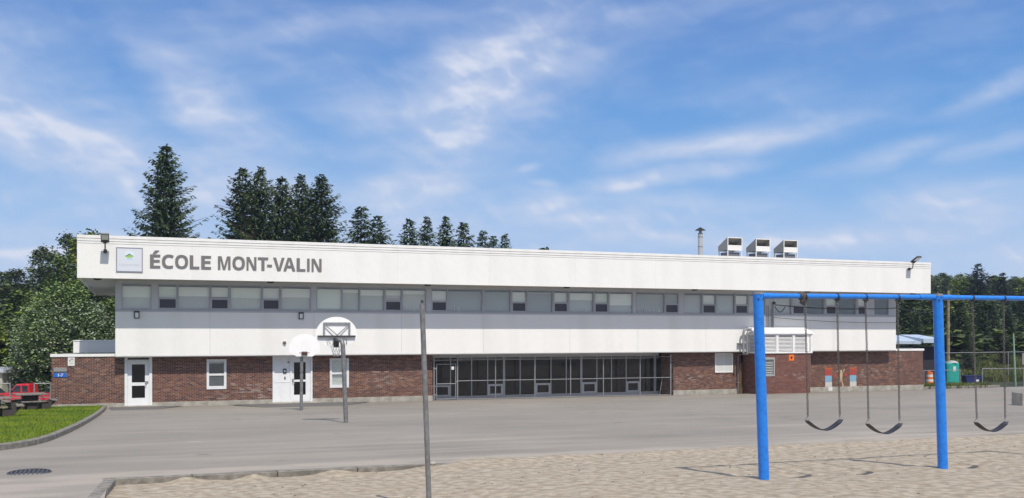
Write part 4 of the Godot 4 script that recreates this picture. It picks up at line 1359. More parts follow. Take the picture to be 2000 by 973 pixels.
	# lit tubes seen through the windows
	for q in [[12.1, 5.84, -0.9], [13.4, 5.78, -1.2], [20.4, 5.80, -1.1], [23.0, 5.80, -1.4], [31.0, 5.72, -0.9]]:
		var t := thing("ceiling_lamp", "lit ceiling tube seen through the upper windows", "ceiling lamp", Vector3(q[0], q[1] + 0.1, q[2]), 0.0, "lit tubes inside the upper classrooms")
		put("tube_lamp", G.new().bx(-0.4, 0.4, -0.02, 0.02, -0.05, 0.05), M.lamp_glow, t)
		put("hanger", G.new().bx(-0.3, -0.29, 0.02, 6.5 - q[1] - 0.1, -0.01, 0.01).bx(0.29, 0.30, 0.02, 6.5 - q[1] - 0.1, -0.01, 0.01), M.grey_plate, t)
		var l := OmniLight3D.new()
		l.name = "lamp_light"
		l.light_energy = 0.15
		l.omni_range = 8.0
		l.omni_attenuation = 2.0
		l.light_size = 0.1
		l.shadow_enabled = true
		l.position = Vector3(0, -0.1, 0)
		t.add_child(l)

func wire_mesh(u0: float, u1: float, y0: float, y1: float, z: float, step: float, r: float) -> G:
	# woven chain link: two sets of slanting wires
	var g := G.new()
	var h := y1 - y0
	var k := int((u1 - u0 + h) / step)
	for i in k:
		var a := u0 - h + i * step
		for s in 2:
			var p := Vector3(a, y0, z + 0.002)
			var q := Vector3(a + h, y1, z + 0.002)
			if p.x < u0: p = Vector3(u0, y0 + u0 - a, p.z)
			if q.x > u1: q = Vector3(u1, y0 + u1 - a, q.z)
			if q.y <= p.y: continue
			if s == 1:
				p = Vector3(u0 + u1 - p.x, p.y, z - 0.002)
				q = Vector3(u0 + u1 - q.x, q.y, z - 0.002)
			var d := Vector3(0, 0, r)
			var o := (q - p).cross(Vector3.BACK).normalized() * r
			g.quad(p - o, q - o, q + d, p + d)
			g.quad(p + d, q + d, q + o, p + o)
			g.quad(p + o, q + o, q - o, p - o)
	return g

func build_recess_fence() -> void:
	var t := thing("chain_link_enclosure", "tall chain-link fence with a gate closing off the glazed recess", "fence", Vector3(17.05, 0, -0.58))
	var post := func(x: float, r: float, y1: float) -> void:
		put("post", G.new().tube([Vector3(x, -0.2, 0), Vector3(x, y1, 0), Vector3(x, y1 + 0.03, 0)], [r, r, r * 0.4], 10), M.galvanised, t)
	post.call(0.0, 0.042, 2.42)
	post.call(1.42, 0.042, 2.48)
	for x in [3.78, 6.29, 8.65, 10.87, 13.43]: post.call(x, 0.034, 2.32)
	post.call(15.62, 0.045, 2.42)
	var rail := func(x0: float, x1: float, y0: float, y1: float, r: float, called := "rail") -> void:
		put(called, G.new().tube([Vector3(x0, y0, 0.0), Vector3(x1, y1, 0.0)], r, 8), M.galvanised, t)
	for q in [[1.42, 3.78], [3.78, 6.29], [6.29, 8.65], [8.65, 10.87], [10.87, 13.43], [13.43, 15.62]]:
		rail.call(q[0], q[1], 1.02 - q[0] * 0.002, 1.02 - q[1] * 0.002, 0.026)
		rail.call(q[0], q[1], -0.04 - q[0] * 0.0035, -0.04 - q[1] * 0.0035, 0.022)
		rail.call(q[0], q[1], 2.31, 2.31, 0.020)
	kind(put("wire_mesh", wire_mesh(1.45, 15.6, -0.03, 2.31, 0.03, 0.09, 0.0015), M.mesh_wire, t), "stuff")
	# gate
	for q in [[0.14, 0.14, -0.02, 2.0], [1.30, 1.30, -0.02, 2.0]]:
		put("gate_frame", G.new().tube([Vector3(q[0], q[2], 0.02), Vector3(q[1], q[3], 0.02)], 0.03, 8), M.galvanised, t)
	for y in [-0.02, 0.86, 2.0]: put("gate_frame", G.new().tube([Vector3(0.14, y, 0.02), Vector3(1.30, y, 0.02)], 0.028, 8), M.galvanised, t)
	kind(put("gate_mesh", wire_mesh(0.16, 1.28, 0.0, 1.99, 0.045, 0.09, 0.0015), M.mesh_wire, t), "stuff")
	put("gate_latch", G.new().bev(1.28, 1.46, 0.93, 1.0, -0.03, 0.05, 0.01), M.galvanised, t)
	for y in [0.25, 1.75]: put("hinge", G.new().bx(-0.05, 0.16, y - 0.03, y + 0.03, -0.03, 0.05), M.galvanised, t)
	tag(put("gate_notice", G.new().bev(18.08, 18.24, 1.68, 1.86, -0.52, -0.51, 0.003), M.sign_white), "small white square notice on the chain-link gate of the recess", "notice")
	# a board leaning at the far end of the recess
	var w := thing("leaning_strut", "thin pale strut leaning at the far end behind the recess fence", "strut", Vector3(32.2, -0.3, -1.2))
	put("bar", G.new().tube([Vector3(0, 0.05, 0), Vector3(0.42, 1.35, -0.3)], 0.02, 6), M.galvanised, w)

func build_hoops() -> void:
	# fan-shaped boards; the near one turns its back
	var n := thing("basketball_hoop", "basketball hoop turned away, showing the braced back of its fan-shaped board", "basketball hoop", Vector3(7.77, yard(7.77, 19.93), 19.93), deg_to_rad(-10.0))
	hoop_parts(n, false)
	var f := thing("basketball_hoop", "basketball hoop facing the yard, in front of the wide white entrance", "basketball hoop", Vector3(7.98, yard(7.98, 8.79), 8.79), deg_to_rad(-10.0))
	hoop_parts(f, true)

func fan(w: float, h: float) -> PackedVector2Array:
	# flat-bottomed fan: a wide arc above, slanting cheeks below
	var p := PackedVector2Array()
	for i in 25:
		var a := PI * i / 24.0
		p.append(Vector2(cos(a) * w / 2, h * 0.42 + sin(a) * h * 0.58))
	p.append(Vector2(-w / 2, h * 0.26))
	p.append(Vector2(-w * 0.44, h * 0.16))
	p.append(Vector2(-w * 0.26, 0.0))
	p.append(Vector2(w * 0.26, 0.0))
	p.append(Vector2(w * 0.44, h * 0.16))
	p.append(Vector2(w / 2, h * 0.26))
	return p

func rim_and_net(t: Node3D, c: Vector3, net: bool) -> void:
	var ring := []
	for i in 20: ring.append(c + Vector3(cos(TAU * i / 20) * 0.225, 0, sin(TAU * i / 20) * 0.225))
	put("rim", G.new().tube(ring, 0.012, 6, false, true), M.rim_rust, t)
	if not net: return
	var g := G.new()
	for i in 10:
		for s in [-1, 1]:
			var path := []
			for k in 4:
				var a: float = TAU * (i + 0.5 * k * s) / 10.0
				var r := 0.22 - 0.045 * k
				path.append(c + Vector3(cos(a) * r, -0.14 * k, sin(a) * r))
			g.tube(path, 0.007, 4, false)
	put("net", g, M.sign_white, t)

func hoop_parts(t: Node3D, facing: bool) -> void:
	if facing:
		var b := 2.46
		put("pole", G.new().tube([Vector3(0, -0.1, 0), Vector3(0.02, 2.75, -0.15), Vector3(0.03, 3.0, -0.12)], 0.075, 12), M.pole_steel, t)
		put("backboard", board(1.37, 1.03, Vector3(0.15, b, 0.05)), M.board_white, t)
		put("bracket", G.new().bx(0.02, 0.28, b + 0.05, b + 0.22, 0.075, 0.16).bx(-0.05, 0.2, b + 0.2, b + 0.4, -0.11, 0.03), M.dark_steel, t)
		rim_and_net(t, Vector3(0.15, b + 0.17, 0.40), false)
	else:
		var b := 2.66
		var top := 2.88
		put("pole", G.new().tube([Vector3(0, -0.1, 0), Vector3(-0.1, 2.40, 0.0), Vector3(-0.115, 2.72, -0.01), Vector3(-0.14, 2.82, -0.05), Vector3(-0.20, top, -0.12), Vector3(-0.33, top + 0.02, -0.30)], 0.078, 12), M.pole_steel, t)
		put("backboard", board(1.42, 1.02, Vector3(-0.32, b + 0.02, -0.55)), M.board_white, t)
		put("mount_bar", G.new().bx(-0.98, 0.34, 2.98, 3.04, -0.512, -0.44), M.dark_steel, t)
		var f := Node3D.new()
		f.name = "back_frame"
		t.add_child(f, true)
		for q in [[-0.78, -0.72, 3.042, 3.50], [0.10, 0.16, 3.042, 3.50], [-0.718, 0.098, 3.44, 3.50]]:
			put("frame_bar", G.new().bx(q[0], q[1], q[2], q[3], -0.512, -0.47), M.galvanised, f)
		for q in [[-0.73, 3.42, -0.30, 3.05], [0.11, 3.42, -0.30, 3.05]]:
			put("brace", G.new().tube([Vector3(q[0], q[1], -0.465), Vector3(q[2], q[3], -0.42)], 0.018, 6), M.galvanised, f)
		for x in [-0.66, 0.04]:
			put("strut", G.new().tube([Vector3(x, 3.0, -0.46), Vector3(x * 0.82, 2.72, -0.40)], 0.012, 5), M.galvanised, f)
		put("bracket", G.new().bx(-0.43, -0.24, 2.62, 2.95, -0.512, -0.29).bx(-0.39, -0.28, 2.83, 2.96, -0.288, -0.16), M.dark_steel, t)
		rim_and_net(t, Vector3(-0.33, 2.72, -0.85), true)

func board(w: float, h: float, at: Vector3) -> G:
	var g := G.new()
	g.t = Transform3D(Basis(), at)
	g.prism(fan(w, h), -0.02, 0.02)
	return g

func build_poles() -> void:
	var y := yard(4.65, 40.9) - 0.05
	var g := G.new()
	g.tube([Vector3(0, 0, 0), Vector3(-0.1, 2.76, 0.0), Vector3(-0.102, 2.81, 0), Vector3(-0.102, 2.835, 0)], [0.036, 0.036, 0.034, 0.014], 16)
	var t := thing("steel_pole", "thin bare grey steel pole standing in the sand, taller than the window sills", "pole", Vector3(4.65, y, 40.9))
	put("shaft", g, M.pole_steel, t)
	put("top_knob", G.new().tube([Vector3(-0.102, 2.83, 0), Vector3(-0.102, 2.86, 0), Vector3(-0.102, 2.87, 0)], [0.02, 0.02, 0.008], 10), M.dark_steel, t)

# ------------------------------------------------------------------ swings
func chain_link(g: G, at: Vector3, along: Vector3, turned: bool) -> void:
	var side := along.cross(Vector3.BACK).normalized()
	if turned: side = side.cross(along).normalized()
	var path := []
	for i in 10:
		var a := TAU * i / 10
		path.append(at + along * (cos(a) * 0.021 + signf(cos(a)) * 0.007) + side * sin(a) * 0.0155)
	g.tube(path, 0.0058, 5, false, true)

func chain(a: Vector3, b: Vector3, slack: float) -> G:
	var g := G.new()
	var n := int(a.distance_to(b) / 0.043)
	for i in n:
		var f := (i + 0.5) / n
		var p := a.lerp(b, f) + Vector3(slack * sin(PI * f), 0, 0)
		var d := (b - a).normalized()
		chain_link(g, p + Vector3(sin(i * 1.7), 0, cos(i * 2.3)) * 0.0014, d, i % 2 == 1)
	return g

func build_swings() -> void:
	var z := 40.26
	var xs := [10.60, 14.42, 18.25]
	var t := thing("swing_set", "blue steel swing frame of stout posts and a long top beam", "swing frame", Vector3(10.60, 0, z))
	for i in 3:
		var u: float = xs[i] - 10.6
		var y := yard(xs[i], z)
		var top: float = 4.47 + i * 0.022
		put("post", G.new().tube([Vector3(u, y - 0.25, 0), Vector3(u - 0.13, top, 0)], [0.088, 0.085], 24), M.blue_paint, t)
		put("post_cap", G.new().tube([Vector3(u - 0.13, top - 0.005, 0), Vector3(u - 0.131, top + 0.028, 0), Vector3(u - 0.131, top + 0.036, 0)], [0.089, 0.089, 0.075], 24), M.galvanised, t)
		for k in 3: put("bolt", G.new().tube([Vector3(u - 0.13 + 0.04 * (k - 1), top - 0.035 - 0.05 * absf(k - 1), 0.06), Vector3(u - 0.13 + 0.04 * (k - 1), top - 0.035 - 0.05 * absf(k - 1), 0.095)], 0.011, 6), M.dark_steel, t)
		if i < 2:
			var a := Vector3(u - 0.05, 4.437 + i * 0.024, 0)
			var b := Vector3(xs[i + 1] - 10.6 - 0.21, 4.452 + i * 0.012 + 0.01, 0)
			put("top_beam", G.new().tube([a, b], 0.043, 18, false), M.blue_paint, t)
			for s in [[a, 0.22], [b, -0.35]]:
				put("beam_sleeve", G.new().tube([s[0], s[0] + Vector3(s[1], 0, 0)], 0.050, 18), M.blue_paint, t)
	var hang := [[11.41, 12.08, 11.47, 12.135, 2.335, 2.325, "first rubber belt swing beside the outer blue post"], [12.68, 13.39, 12.745, 13.425, 2.235, 2.215, "rubber belt swing next to the middle blue post, in the first bay"], [15.10, 15.86, 15.21, 15.90, 2.18, 2.165, "rubber belt swing in the second bay past the middle blue post"]]
	for k in hang.size():
		var q: Array = hang[k]
		var s := thing("swing", q[6], "swing", Vector3(q[0], 0, z), 0.0, "belt swings on the blue frame")
		var yb := 4.437 + (0.005 if k < 2 else 0.02)
		for i in 2:
			var top := Vector3(q[i] - q[0], yb - 0.095, 0)
			var low := Vector3(q[2 + i] - q[0], q[4 + i] + 0.085, 0.0)
			put("chain", chain(top, low, 0.004 - 0.008 * i), M.chain, s)
			var h := G.new()
			var ring := []
			for j in 16: ring.append(Vector3(top.x, yb + sin(TAU * j / 16) * 0.055, cos(TAU * j / 16) * 0.055))
			h.tube(ring, 0.012, 6, false, true)
			h.bev(top.x - 0.022, top.x + 0.022, yb - 0.098, yb - 0.05, -0.016, 0.016, 0.006)
			for dx in [-0.05, 0.05]:
				h.bev(top.x + dx - 0.012, top.x + dx + 0.012, yb - 0.062, yb - 0.044, -0.02, 0.02, 0.004)
			put("hanger", h, M.dark_steel, s)
			# triangle that joins chain and seat
			var tri := [low, low + Vector3(-0.022, -0.075, -0.055), low + Vector3(-0.022, -0.075, 0.055)]
			if i == 1: tri = [low, low + Vector3(0.022, -0.075, -0.055), low + Vector3(0.022, -0.075, 0.055)]
			put("seat_triangle", G.new().tube(tri, 0.006, 5, false, true), M.galvanised, s)
		# sagging belt
		var a := Vector3(q[2] - q[0] - 0.025, q[4] + 0.012, 0)
		var b := Vector3(q[3] - q[0] + 0.025, q[5] + 0.012, 0)
		var g := G.new()
		var prev := []
		for i in 17:
			var f := i / 16.0
			var y := -0.168 * pow(1.0 - pow(absf(2 * f - 1), 1.75), 1.0)
			var c := a.lerp(b, f) + Vector3(0, y, 0)
			var w := 0.07 if i > 0 and i < 16 else 0.045
			var row := [c + Vector3(0, 0.006, w), c + Vector3(0, 0.006, -w), c + Vector3(0, -0.008, -w), c + Vector3(0, -0.008, w)]
			if prev.size():
				for j in 4: g.quad(prev[j], row[j], row[(j + 1) % 4], prev[(j + 1) % 4])
			else: g.quad(row[3], row[2], row[1], row[0])
			prev = row
		g.quad(prev[0], prev[1], prev[2], prev[3])
		put("seat", g, M.rubber, s)
		for e in [[a, 1], [b, -1]]:
			var d := G.new()
			d.t = Transform3D(Basis(Vector3.BACK, -0.72 * e[1]), e[0])
			if e[1] > 0: d.bev(0.005, 0.085, 0.002, 0.012, -0.045, 0.045, 0.003)
			else: d.bev(-0.085, -0.005, 0.002, 0.012, -0.045, 0.045, 0.003)
			put("seat_plate", d, M.plate_dark, s)
	# spare chain wound round the beam beside the first hanger
	var w := thing("wound_chain", "loose chain wound round the blue beam beside the first swing", "chain", Vector3(11.33, 4.44, z))
	var cg := G.new()
	for i in 46:
		var a := i * 0.55
		var p := Vector3(i * 0.0032 - 0.03, sin(a) * 0.056, cos(a) * 0.056)
		if i > 30: p += Vector3(-0.06, -0.05 - (i - 30) * 0.002, 0)
		chain_link(cg, p, Vector3(0.15, cos(a), -sin(a)).normalized(), i % 2 == 0)
	put("chain", cg, M.chain, w)

# ------------------------------------------------------------------ trees
func leaf(g: G, p: Vector3, s: float, r: RandomNumberGenerator) -> void:
	# one leaf-sized rhomb, turned at random but rather face up
	var a: float = r.randf_range(0, TAU)
	var d := Vector3(cos(a), r.randf_range(-0.7, 0.5), sin(a)).normalized()
	var w := d.cross(Vector3(r.randf_range(-0.8, 0.8), 1, r.randf_range(-0.8, 0.8))).normalized()
	var l := d * s
	w *= s * 0.42
	g.quad(p, p + l * 0.5 - w, p + l, p + l * 0.5 + w)

func broadleaf(sd: int, height: float, radius: float, clumps: int, per: int, size: float, dark: Color, pale: Color, low := 0.18, lumpy := 1.0) -> Array:
	# [trunk and limbs, crown]
	var r := RandomNumberGenerator.new()
	r.seed = sd
	var wood := G.new()
	var crown := G.new()
	var lean := Vector3(r.randf_range(-0.4, 0.4), 0, r.randf_range(-0.4, 0.4))
	var fork := Vector3(0, height * 0.45, 0) + lean
	wood.tube([Vector3(0, -0.5, 0), Vector3(0, height * 0.18, 0), fork, Vector3(lean.x * 2, height * 0.8, lean.z * 2)], [height * 0.026, height * 0.021, height * 0.014, height * 0.004], 7, false)
	var lobes := []
	for i in 9:
		var a := TAU * i / 9.0 + r.randf_range(-0.3, 0.3)
		var y := r.randf_range(low + 0.12, 0.86)
		lobes.append(Vector3(cos(a), y, sin(a)))
	for i in clumps:
		# spread over the outside of an uneven egg
		var a: float = r.randf_range(0, TAU)
		var f := pow(r.randf(), 0.85)
		var y := lerpf(low, 0.97, f)
		var k := (y - low) / (1.0 - low)
		var prof := pow(sin(PI * pow(clampf(k, 0.02, 0.985), 0.8)), 0.62)
		var bulge := 0.72
		for q in lobes:
			var d := Vector3(cos(a), y, sin(a)).distance_to(q)
			bulge = maxf(bulge, 1.12 - d * 0.75 * lumpy)
		var depth := 1.0 - 0.55 * pow(r.randf(), 1.6)
		var rad := radius * prof * bulge * depth
		var c := Vector3(cos(a) * rad, y * height, sin(a) * rad) + lean * y
		if i % 7 == 0:
			var st := lean * y * 0.6 + Vector3(0, y * height * r.randf_range(0.55, 0.8), 0)
			wood.tube([st, st.lerp(c, 0.5) + Vector3(0, 0.2, 0), c], [height * 0.007, height * 0.005, height * 0.002], 4, false)
		var tone := dark.lerp(pale, clampf(r.randf() * 0.9 + (0.15 if r.randf() < 0.2 else 0.0), 0.0, 1.0))
		var cs := radius * r.randf_range(0.14, 0.26)
		for j in per:
			var o := Vector3(r.randfn(0, 0.5), r.randfn(0, 0.36), r.randfn(0, 0.5)) * cs
			crown.col = tone * r.randf_range(0.75, 1.25)
			leaf(crown, c + o, size * r.randf_range(0.7, 1.3), r)
	return [wood.mesh(), crown.mesh()]

func conifer(sd: int, height: float, radius: float, whorls: int, per: int, spray: float, dark: Color, pale: Color, shape := 0.85, lift := 0.1, bare := 0.06, gap := 0.0, steep := 2.7) -> Array:
	# whorls of boughs with flat drooping sprays; shape < 1 fuller, lift > 0 boughs that rise
	var r := RandomNumberGenerator.new()
	r.seed = sd
	var wood := G.new()
	var crown := G.new()
	wood.tube([Vector3(0, -0.5, 0), Vector3(0, height * 0.4, 0), Vector3(0, height * 0.99, 0)], [height * 0.017, height * 0.011, 0.02], 7, false)
	for i in whorls:
		var k := bare + (1.0 - bare) * pow((i + 0.3) / whorls, 0.92)
		var reach := radius * minf(pow(1.0 - k, shape), steep * (1.0 - k)) + 0.06
		var n := int(lerpf(per, per * 0.5, k))
		for j in n:
			if r.randf() < gap: continue
			var a := TAU * (j + r.randf_range(-0.35, 0.35)) / n + i * 1.9
			var l := reach * (r.randf_range(0.55, 1.08) if r.randf() > 0.07 else r.randf_range(1.1, 1.32))
			var out := Vector3(cos(a), 0, sin(a))
			var y0 := k * height + r.randf_range(-0.15, 0.15)
			var rise := l * (lift + r.randf_range(-0.16, 0.16) + k * 0.25)
			var base := Vector3(0, y0, 0)
			var tip := base + out * l + Vector3(0, rise, 0)
			if i % 2 == 0 or l > radius * 0.5: wood.tube([base, base.lerp(tip, 0.95)], [0.016 + l * 0.012, 0.008], 3, false)
			var steps := maxi(3, int(l / (spray * 0.32)))
			var tone := dark.lerp(pale, r.randf())
			for q in steps:
				var f := (q + r.randf_range(0.2, 1.0)) / steps
				if f < 0.12: continue
				var p := base.lerp(tip, f) + Vector3(0, -0.10 * l * sin(PI * f), 0)
				for side in [-1, 1]:
					var d: Vector3 = (out * r.randf_range(0.35, 1.0) + out.cross(Vector3.UP) * side * r.randf_range(0.25, 1.0) * (1.15 - f) + Vector3(0, r.randf_range(-0.55, 0.3), 0)).normalized()
					var s := spray * r.randf_range(0.6, 1.25) * (1.1 - 0.45 * f)
					var w: Vector3 = d.cross(Vector3(r.randf_range(-0.6, 0.6), 1, r.randf_range(-0.6, 0.6))).normalized() * s * 0.19
					crown.col = tone * r.randf_range(0.7, 1.3)
					crown.tri(p - w, p + w, p + d * s)
					crown.tri(p + d * s * 0.3 - w * 1.2, p + d * s * 0.45 + w * 1.4 - Vector3(0, s * 0.18, 0), p + d * s * 1.02 + Vector3(0, -s * 0.1, 0))
	for j in 4: crown.tri(Vector3(0.06, height - 0.5, 0).rotated(Vector3.UP, j * 1.6), Vector3(-0.05, height - 0.5, 0.05).rotated(Vector3.UP, j * 1.6), Vector3(0, height + 0.12, 0))
	return [wood.mesh(), crown.mesh()]

func plant(called: String, m: Array, leafy: Material, at: Vector3, label: String, category: String, group := "", turn := 0.0, k := Vector3.ONE) -> Node3D:
	var t := thing(called, label, category, at, turn, group)
	t.scale = k
	var w := MeshInstance3D.new()
	w.name = "trunk"
	w.mesh = m[0]
	w.material_override = M.bark
	t.add_child(w)
	var c := MeshInstance3D.new()
	c.name = "crown"
	c.mesh = m[1]
	c.material_override = leafy
	t.add_child(c)
	return t

func tree_at(called: String, m: Array, mh: float, leafy: Material, u: float, z: float, top: float, wide: float, label: String, category: String, group := "") -> void:
	var y := terrain(u, z) - 0.1
	var k := (top - y) / mh
	plant(called, m, leafy, Vector3(u, y, z), label, category, group, ur(0, TAU), Vector3(k * wide, k, k * wide))

func build_trees() -> void:
	var dk := Color(0.036, 0.070, 0.030)
	var gn := Color(0.050, 0.085, 0.036)
	# the tall spruce over the near end of the roof
	tree_at("spruce_tree", conifer(101, 21.8, 5.2, 64, 21, 0.45, dk, Color(0.125, 0.185, 0.070), 0.62, 0.20, 0.06, 0.08), 21.8, M.needles, 3.4, -33.0, 19.55, 1.0, "tallest dark spruce, broad and alone, rising behind the near end of the roof", "spruce tree")
	var row := [[9.81, -34.8, 18.3, 0.95], [11.0, -32.2, 18.0, 0.85], [13.17, -34.6, 17.7, 1.0], [14.35, -31.2, 17.4, 0.85], [15.9, -30.4, 17.35, 1.1]]
	var names := ["first spruce of the dense row behind the roof, nearest the tallest one", "second spruce of the dense row, its top close to the first", "middle spruce of the dense row with a thin spiky leader", "fourth spruce of the dense row, narrow and dark", "last spruce of the dense row, open and wide towards its foot"]
	var rowm := []
	for i in 5: rowm.append(conifer(110 + i, 20.0, 4.5, 58, 18, 0.44, dk * 0.85, Color(0.095, 0.142, 0.052), 0.55, 0.14, 0.08, 0.06, 3.0))
	for i in 5:
		tree_at("spruce_tree", rowm[i], 20.0, M.needles, row[i][0], row[i][1], row[i][2], row[i][3], names[i], "spruce tree", "dense row of spruces behind the roof")
	var far := [[21.42, -40.0, 16.1, 1.15, "pointed spruce with a slender tip, taller of a pair behind the middle of the roof"], [23.18, -40.4, 15.25, 1.1, "shorter spruce of the pair behind the middle of the roof"], [27.12, -43.1, 15.5, 1.0, "small spruce with spreading low boughs, first of the loose line behind the roof"], [29.3, -44.3, 15.8, 0.9, "small dark spruce, second of the loose line behind the roof"], [30.6, -41.9, 15.7, 0.9, "small round-topped spruce, third of the loose line behind the roof"], [32.6, -42.1, 15.2, 1.05, "small bushy spruce, fourth of the loose line behind the roof"], [35.4, -44.2, 14.7, 0.85, "low spruce with a thin top, fifth of the loose line behind the roof"], [36.5, -43.9, 14.1, 0.9, "lowest spruce tucked beside the fifth of the loose line"], [38.3, -45.3, 14.55, 0.8, "lone small spruce at the end of the loose line behind the roof"]]
	var farm := []
	for i in 6: farm.append(conifer(130 + i, 18.0, 5.2, 50, 16, 0.46, dk, Color(0.115, 0.178, 0.080), 0.75, 0.08, 0.08, 0.08, 2.3))
	for i in far.size():
		var q: Array = far[i]
		tree_at("spruce_tree", farm[i % 6], 18.0, M.needles, q[0], q[1], q[2], q[3], q[4], "spruce tree", "loose line of small spruces behind the roof")
	tree_at("tree_top", broadleaf(150, 14.0, 2.0, 60, 20, 0.4, dk, gn, 0.5), 14.0, M.leaves, 45.4, -52.0, 14.1, 0.7, "tip of a small tree just showing over the roof before the flue", "tree")
	# silvery tree by the brick wing
	var silver := broadleaf(160, 10.0, 4.5, 400, 34, 0.24, Color(0.055, 0.105, 0.026), Color(0.24, 0.33, 0.12), 0.06, 0.8)
	var y := terrain(-4.7, -41.5) - 0.1
	plant("silver_tree", silver, M.leaves, Vector3(-4.7, y, -41.5), "large round tree with silvery leaves behind the brick wing", "tree", "", 0.3, Vector3(1, (8.15 - y) / 10.0, 1))
	var frost := G.new()
	var r := RandomNumberGenerator.new()
	r.seed = 9
	for i in 260:
		var a := r.randf_range(-0.2, PI + 0.2)
		var h := r.randf_range(0.15, 0.85)
		var rad := 4.4 * pow(sin(PI * pow(h, 0.8)), 0.6) * r.randf_range(0.86, 1.02)
		var c := Vector3(cos(a) * rad, h * (8.0 - y), sin(a) * rad)
		for j in 16:
			frost.col = Color(0.32, 0.39, 0.28) * r.randf_range(0.7, 1.15)
			leaf(frost, c + Vector3(r.randfn(0, 0.3), r.randfn(0, 0.16), r.randfn(0, 0.3)), 0.21 * r.randf_range(0.7, 1.2), r)
	var silver_tree: Node3D = get_node("silver_tree")
	var fm := put("silver_leaves", frost, M.leaves, silver_tree)
	fm.scale = Vector3(1, 1.0 / silver_tree.scale.y, 1)
	fm.rotation.y = -0.3
	# kinds of woodland tree, each a few shapes
	var tints := {"green": [Color(0.042, 0.075, 0.014), Color(0.145, 0.205, 0.032)], "bright": [Color(0.095, 0.140, 0.012), Color(0.27, 0.32, 0.030)], "dull": [Color(0.052, 0.078, 0.034), Color(0.16, 0.19, 0.082)], "dark": [Color(0.022, 0.044, 0.014), Color(0.068, 0.105, 0.030)]}
	var shapes := {}
	for k in tints:
		shapes[k] = []
		for i in 3: shapes[k].append(broadleaf(200 + i + 10 * shapes.size(), 10.0, 3.3, 120, 20, 0.46, tints[k][0], tints[k][1], 0.08, 1.1))
	var cones := []
	for i in 4: cones.append(conifer(260 + i, 12.0, 2.9, 34, 14, 0.50, Color(0.026, 0.050, 0.022), Color(0.080, 0.118, 0.046), 0.8, -0.12, 0.03))
	var what := {"green": "leafy green broadleaf tree", "bright": "yellow-green broadleaf tree", "dull": "grey-green broadleaf tree", "dark": "dark green broadleaf tree"}
	# left wood: rows climbing the hill
	var picks := ["green", "green", "dull", "bright", "green", "dull", "cone"]
	for q in [[-47.0, -26.0, -1.0, 8, 4.4], [-52.0, -28.0, 3.0, 9, 6.3], [-61.0, -31.0, 8.0, 11, 8.2], [-72.0, -34.0, 12.0, 12, 10.0], [-84.0, -38.0, 16.0, 13, 12.2], [-97.0, -42.0, 14.0, 13, 14.8], [-110.0, -46.0, 16.0, 14, 17.2]]:
		for i in q[3]:
			var u: float = lerpf(q[1], q[2], (i + 0.5 + ur(-0.35, 0.35)) / q[3])
			var z: float = q[0] + ur(-3.0, 3.0)
			var top: float = q[4] + ur(-1.2, 0.9) + 2.2 * exp(-pow((u + 5.0) / 8.0, 2.0)) * sm(-60.0, -80.0, z) - 0.40 * maxf(0.0, -u - 6.0) * sm(-42.0, -75.0, z)
			wood_tree(picks[rng.randi() % 7], shapes, cones, what, u, z, top, hill_row(z, -50.0, -105.0) + " wooded slope beyond the brick wing", "trees on the slope beyond the brick wing")
	for q in [[-11.5, -45.5, 4.6, "bright"], [-14.3, -44.0, 2.6, "bright"], [-9.6, -47.0, 4.0, "green"], [-17.0, -46.0, 3.8, "green"], [-1.4, -44.0, 5.0, "green"]]:
		wood_tree(q[3], shapes, cones, what, q[0], q[1], q[2], "at the edge of the parking ground", "trees edging the parking ground")
	# right wood: dark spruces near, mixed hill behind
	for q in [[-27.0, 66.0, 118.0, 15, 4.6, "cone"], [-33.0, 60.0, 125.0, 17, 6.4, "cone"], [-42.0, 58.0, 135.0, 19, 7.9, "mix"], [-54.0, 62.0, 150.0, 19, 9.3, "mix"], [-72.0, 75.0, 170.0, 18, 11.0, "hill"], [-94.0, 112.0, 200.0, 24, 14.2, "hill"], [-118.0, 135.0, 235.0, 28, 16.4, "hill"], [-145.0, 155.0, 275.0, 36, 18.8, "hill"], [-165.0, 175.0, 300.0, 36, 20.6, "hill"]]:
		for i in q[3]:
			var u: float = lerpf(q[1], q[2], (i + 0.5 + ur(-0.35, 0.35)) / q[3])
			var z: float = q[0] + ur(-3.5, 3.5)
			var k: String = "cone"
			if q[5] == "mix": k = ["cone", "dark", "cone", "green", "dark"][rng.randi() % 5]
			if q[5] == "hill": k = ["green", "dull", "dull", "bright", "green", "cone"][rng.randi() % 6]
			wood_tree(k, shapes, cones, what, u, z, q[4] + ur(-1.5, 1.0) * (0.45 if z < -105.0 else 1.0), hill_row(z, -29.0, -135.0) + " wooded hill beyond the fences", "trees on the hill beyond the fences")
	# two dark pines that stand over the right ridge
	var pine := conifer(300, 16.0, 4.4, 26, 16, 0.6, Color(0.010, 0.020, 0.014), Color(0.026, 0.042, 0.026), 0.6, 0.02, 0.12)
	tree_at("pine_tree", pine, 16.0, M.needles, 133.5, -72.0, 15.6, 1.25, "big dark pine with a tiered crown standing over the far ridge", "pine tree")
	tree_at("pine_tree", pine, 16.0, M.needles, 139.5, -72.5, 14.2, 1.2, "dark pine just beside the tiered one on the far ridge", "pine tree")
	# undergrowth, too thick to count
	var bush := broadleaf(320, 1.6, 1.1, 22, 12, 0.34, Color(0.03, 0.05, 0.012), Color(0.09, 0.13, 0.03), 0.02)
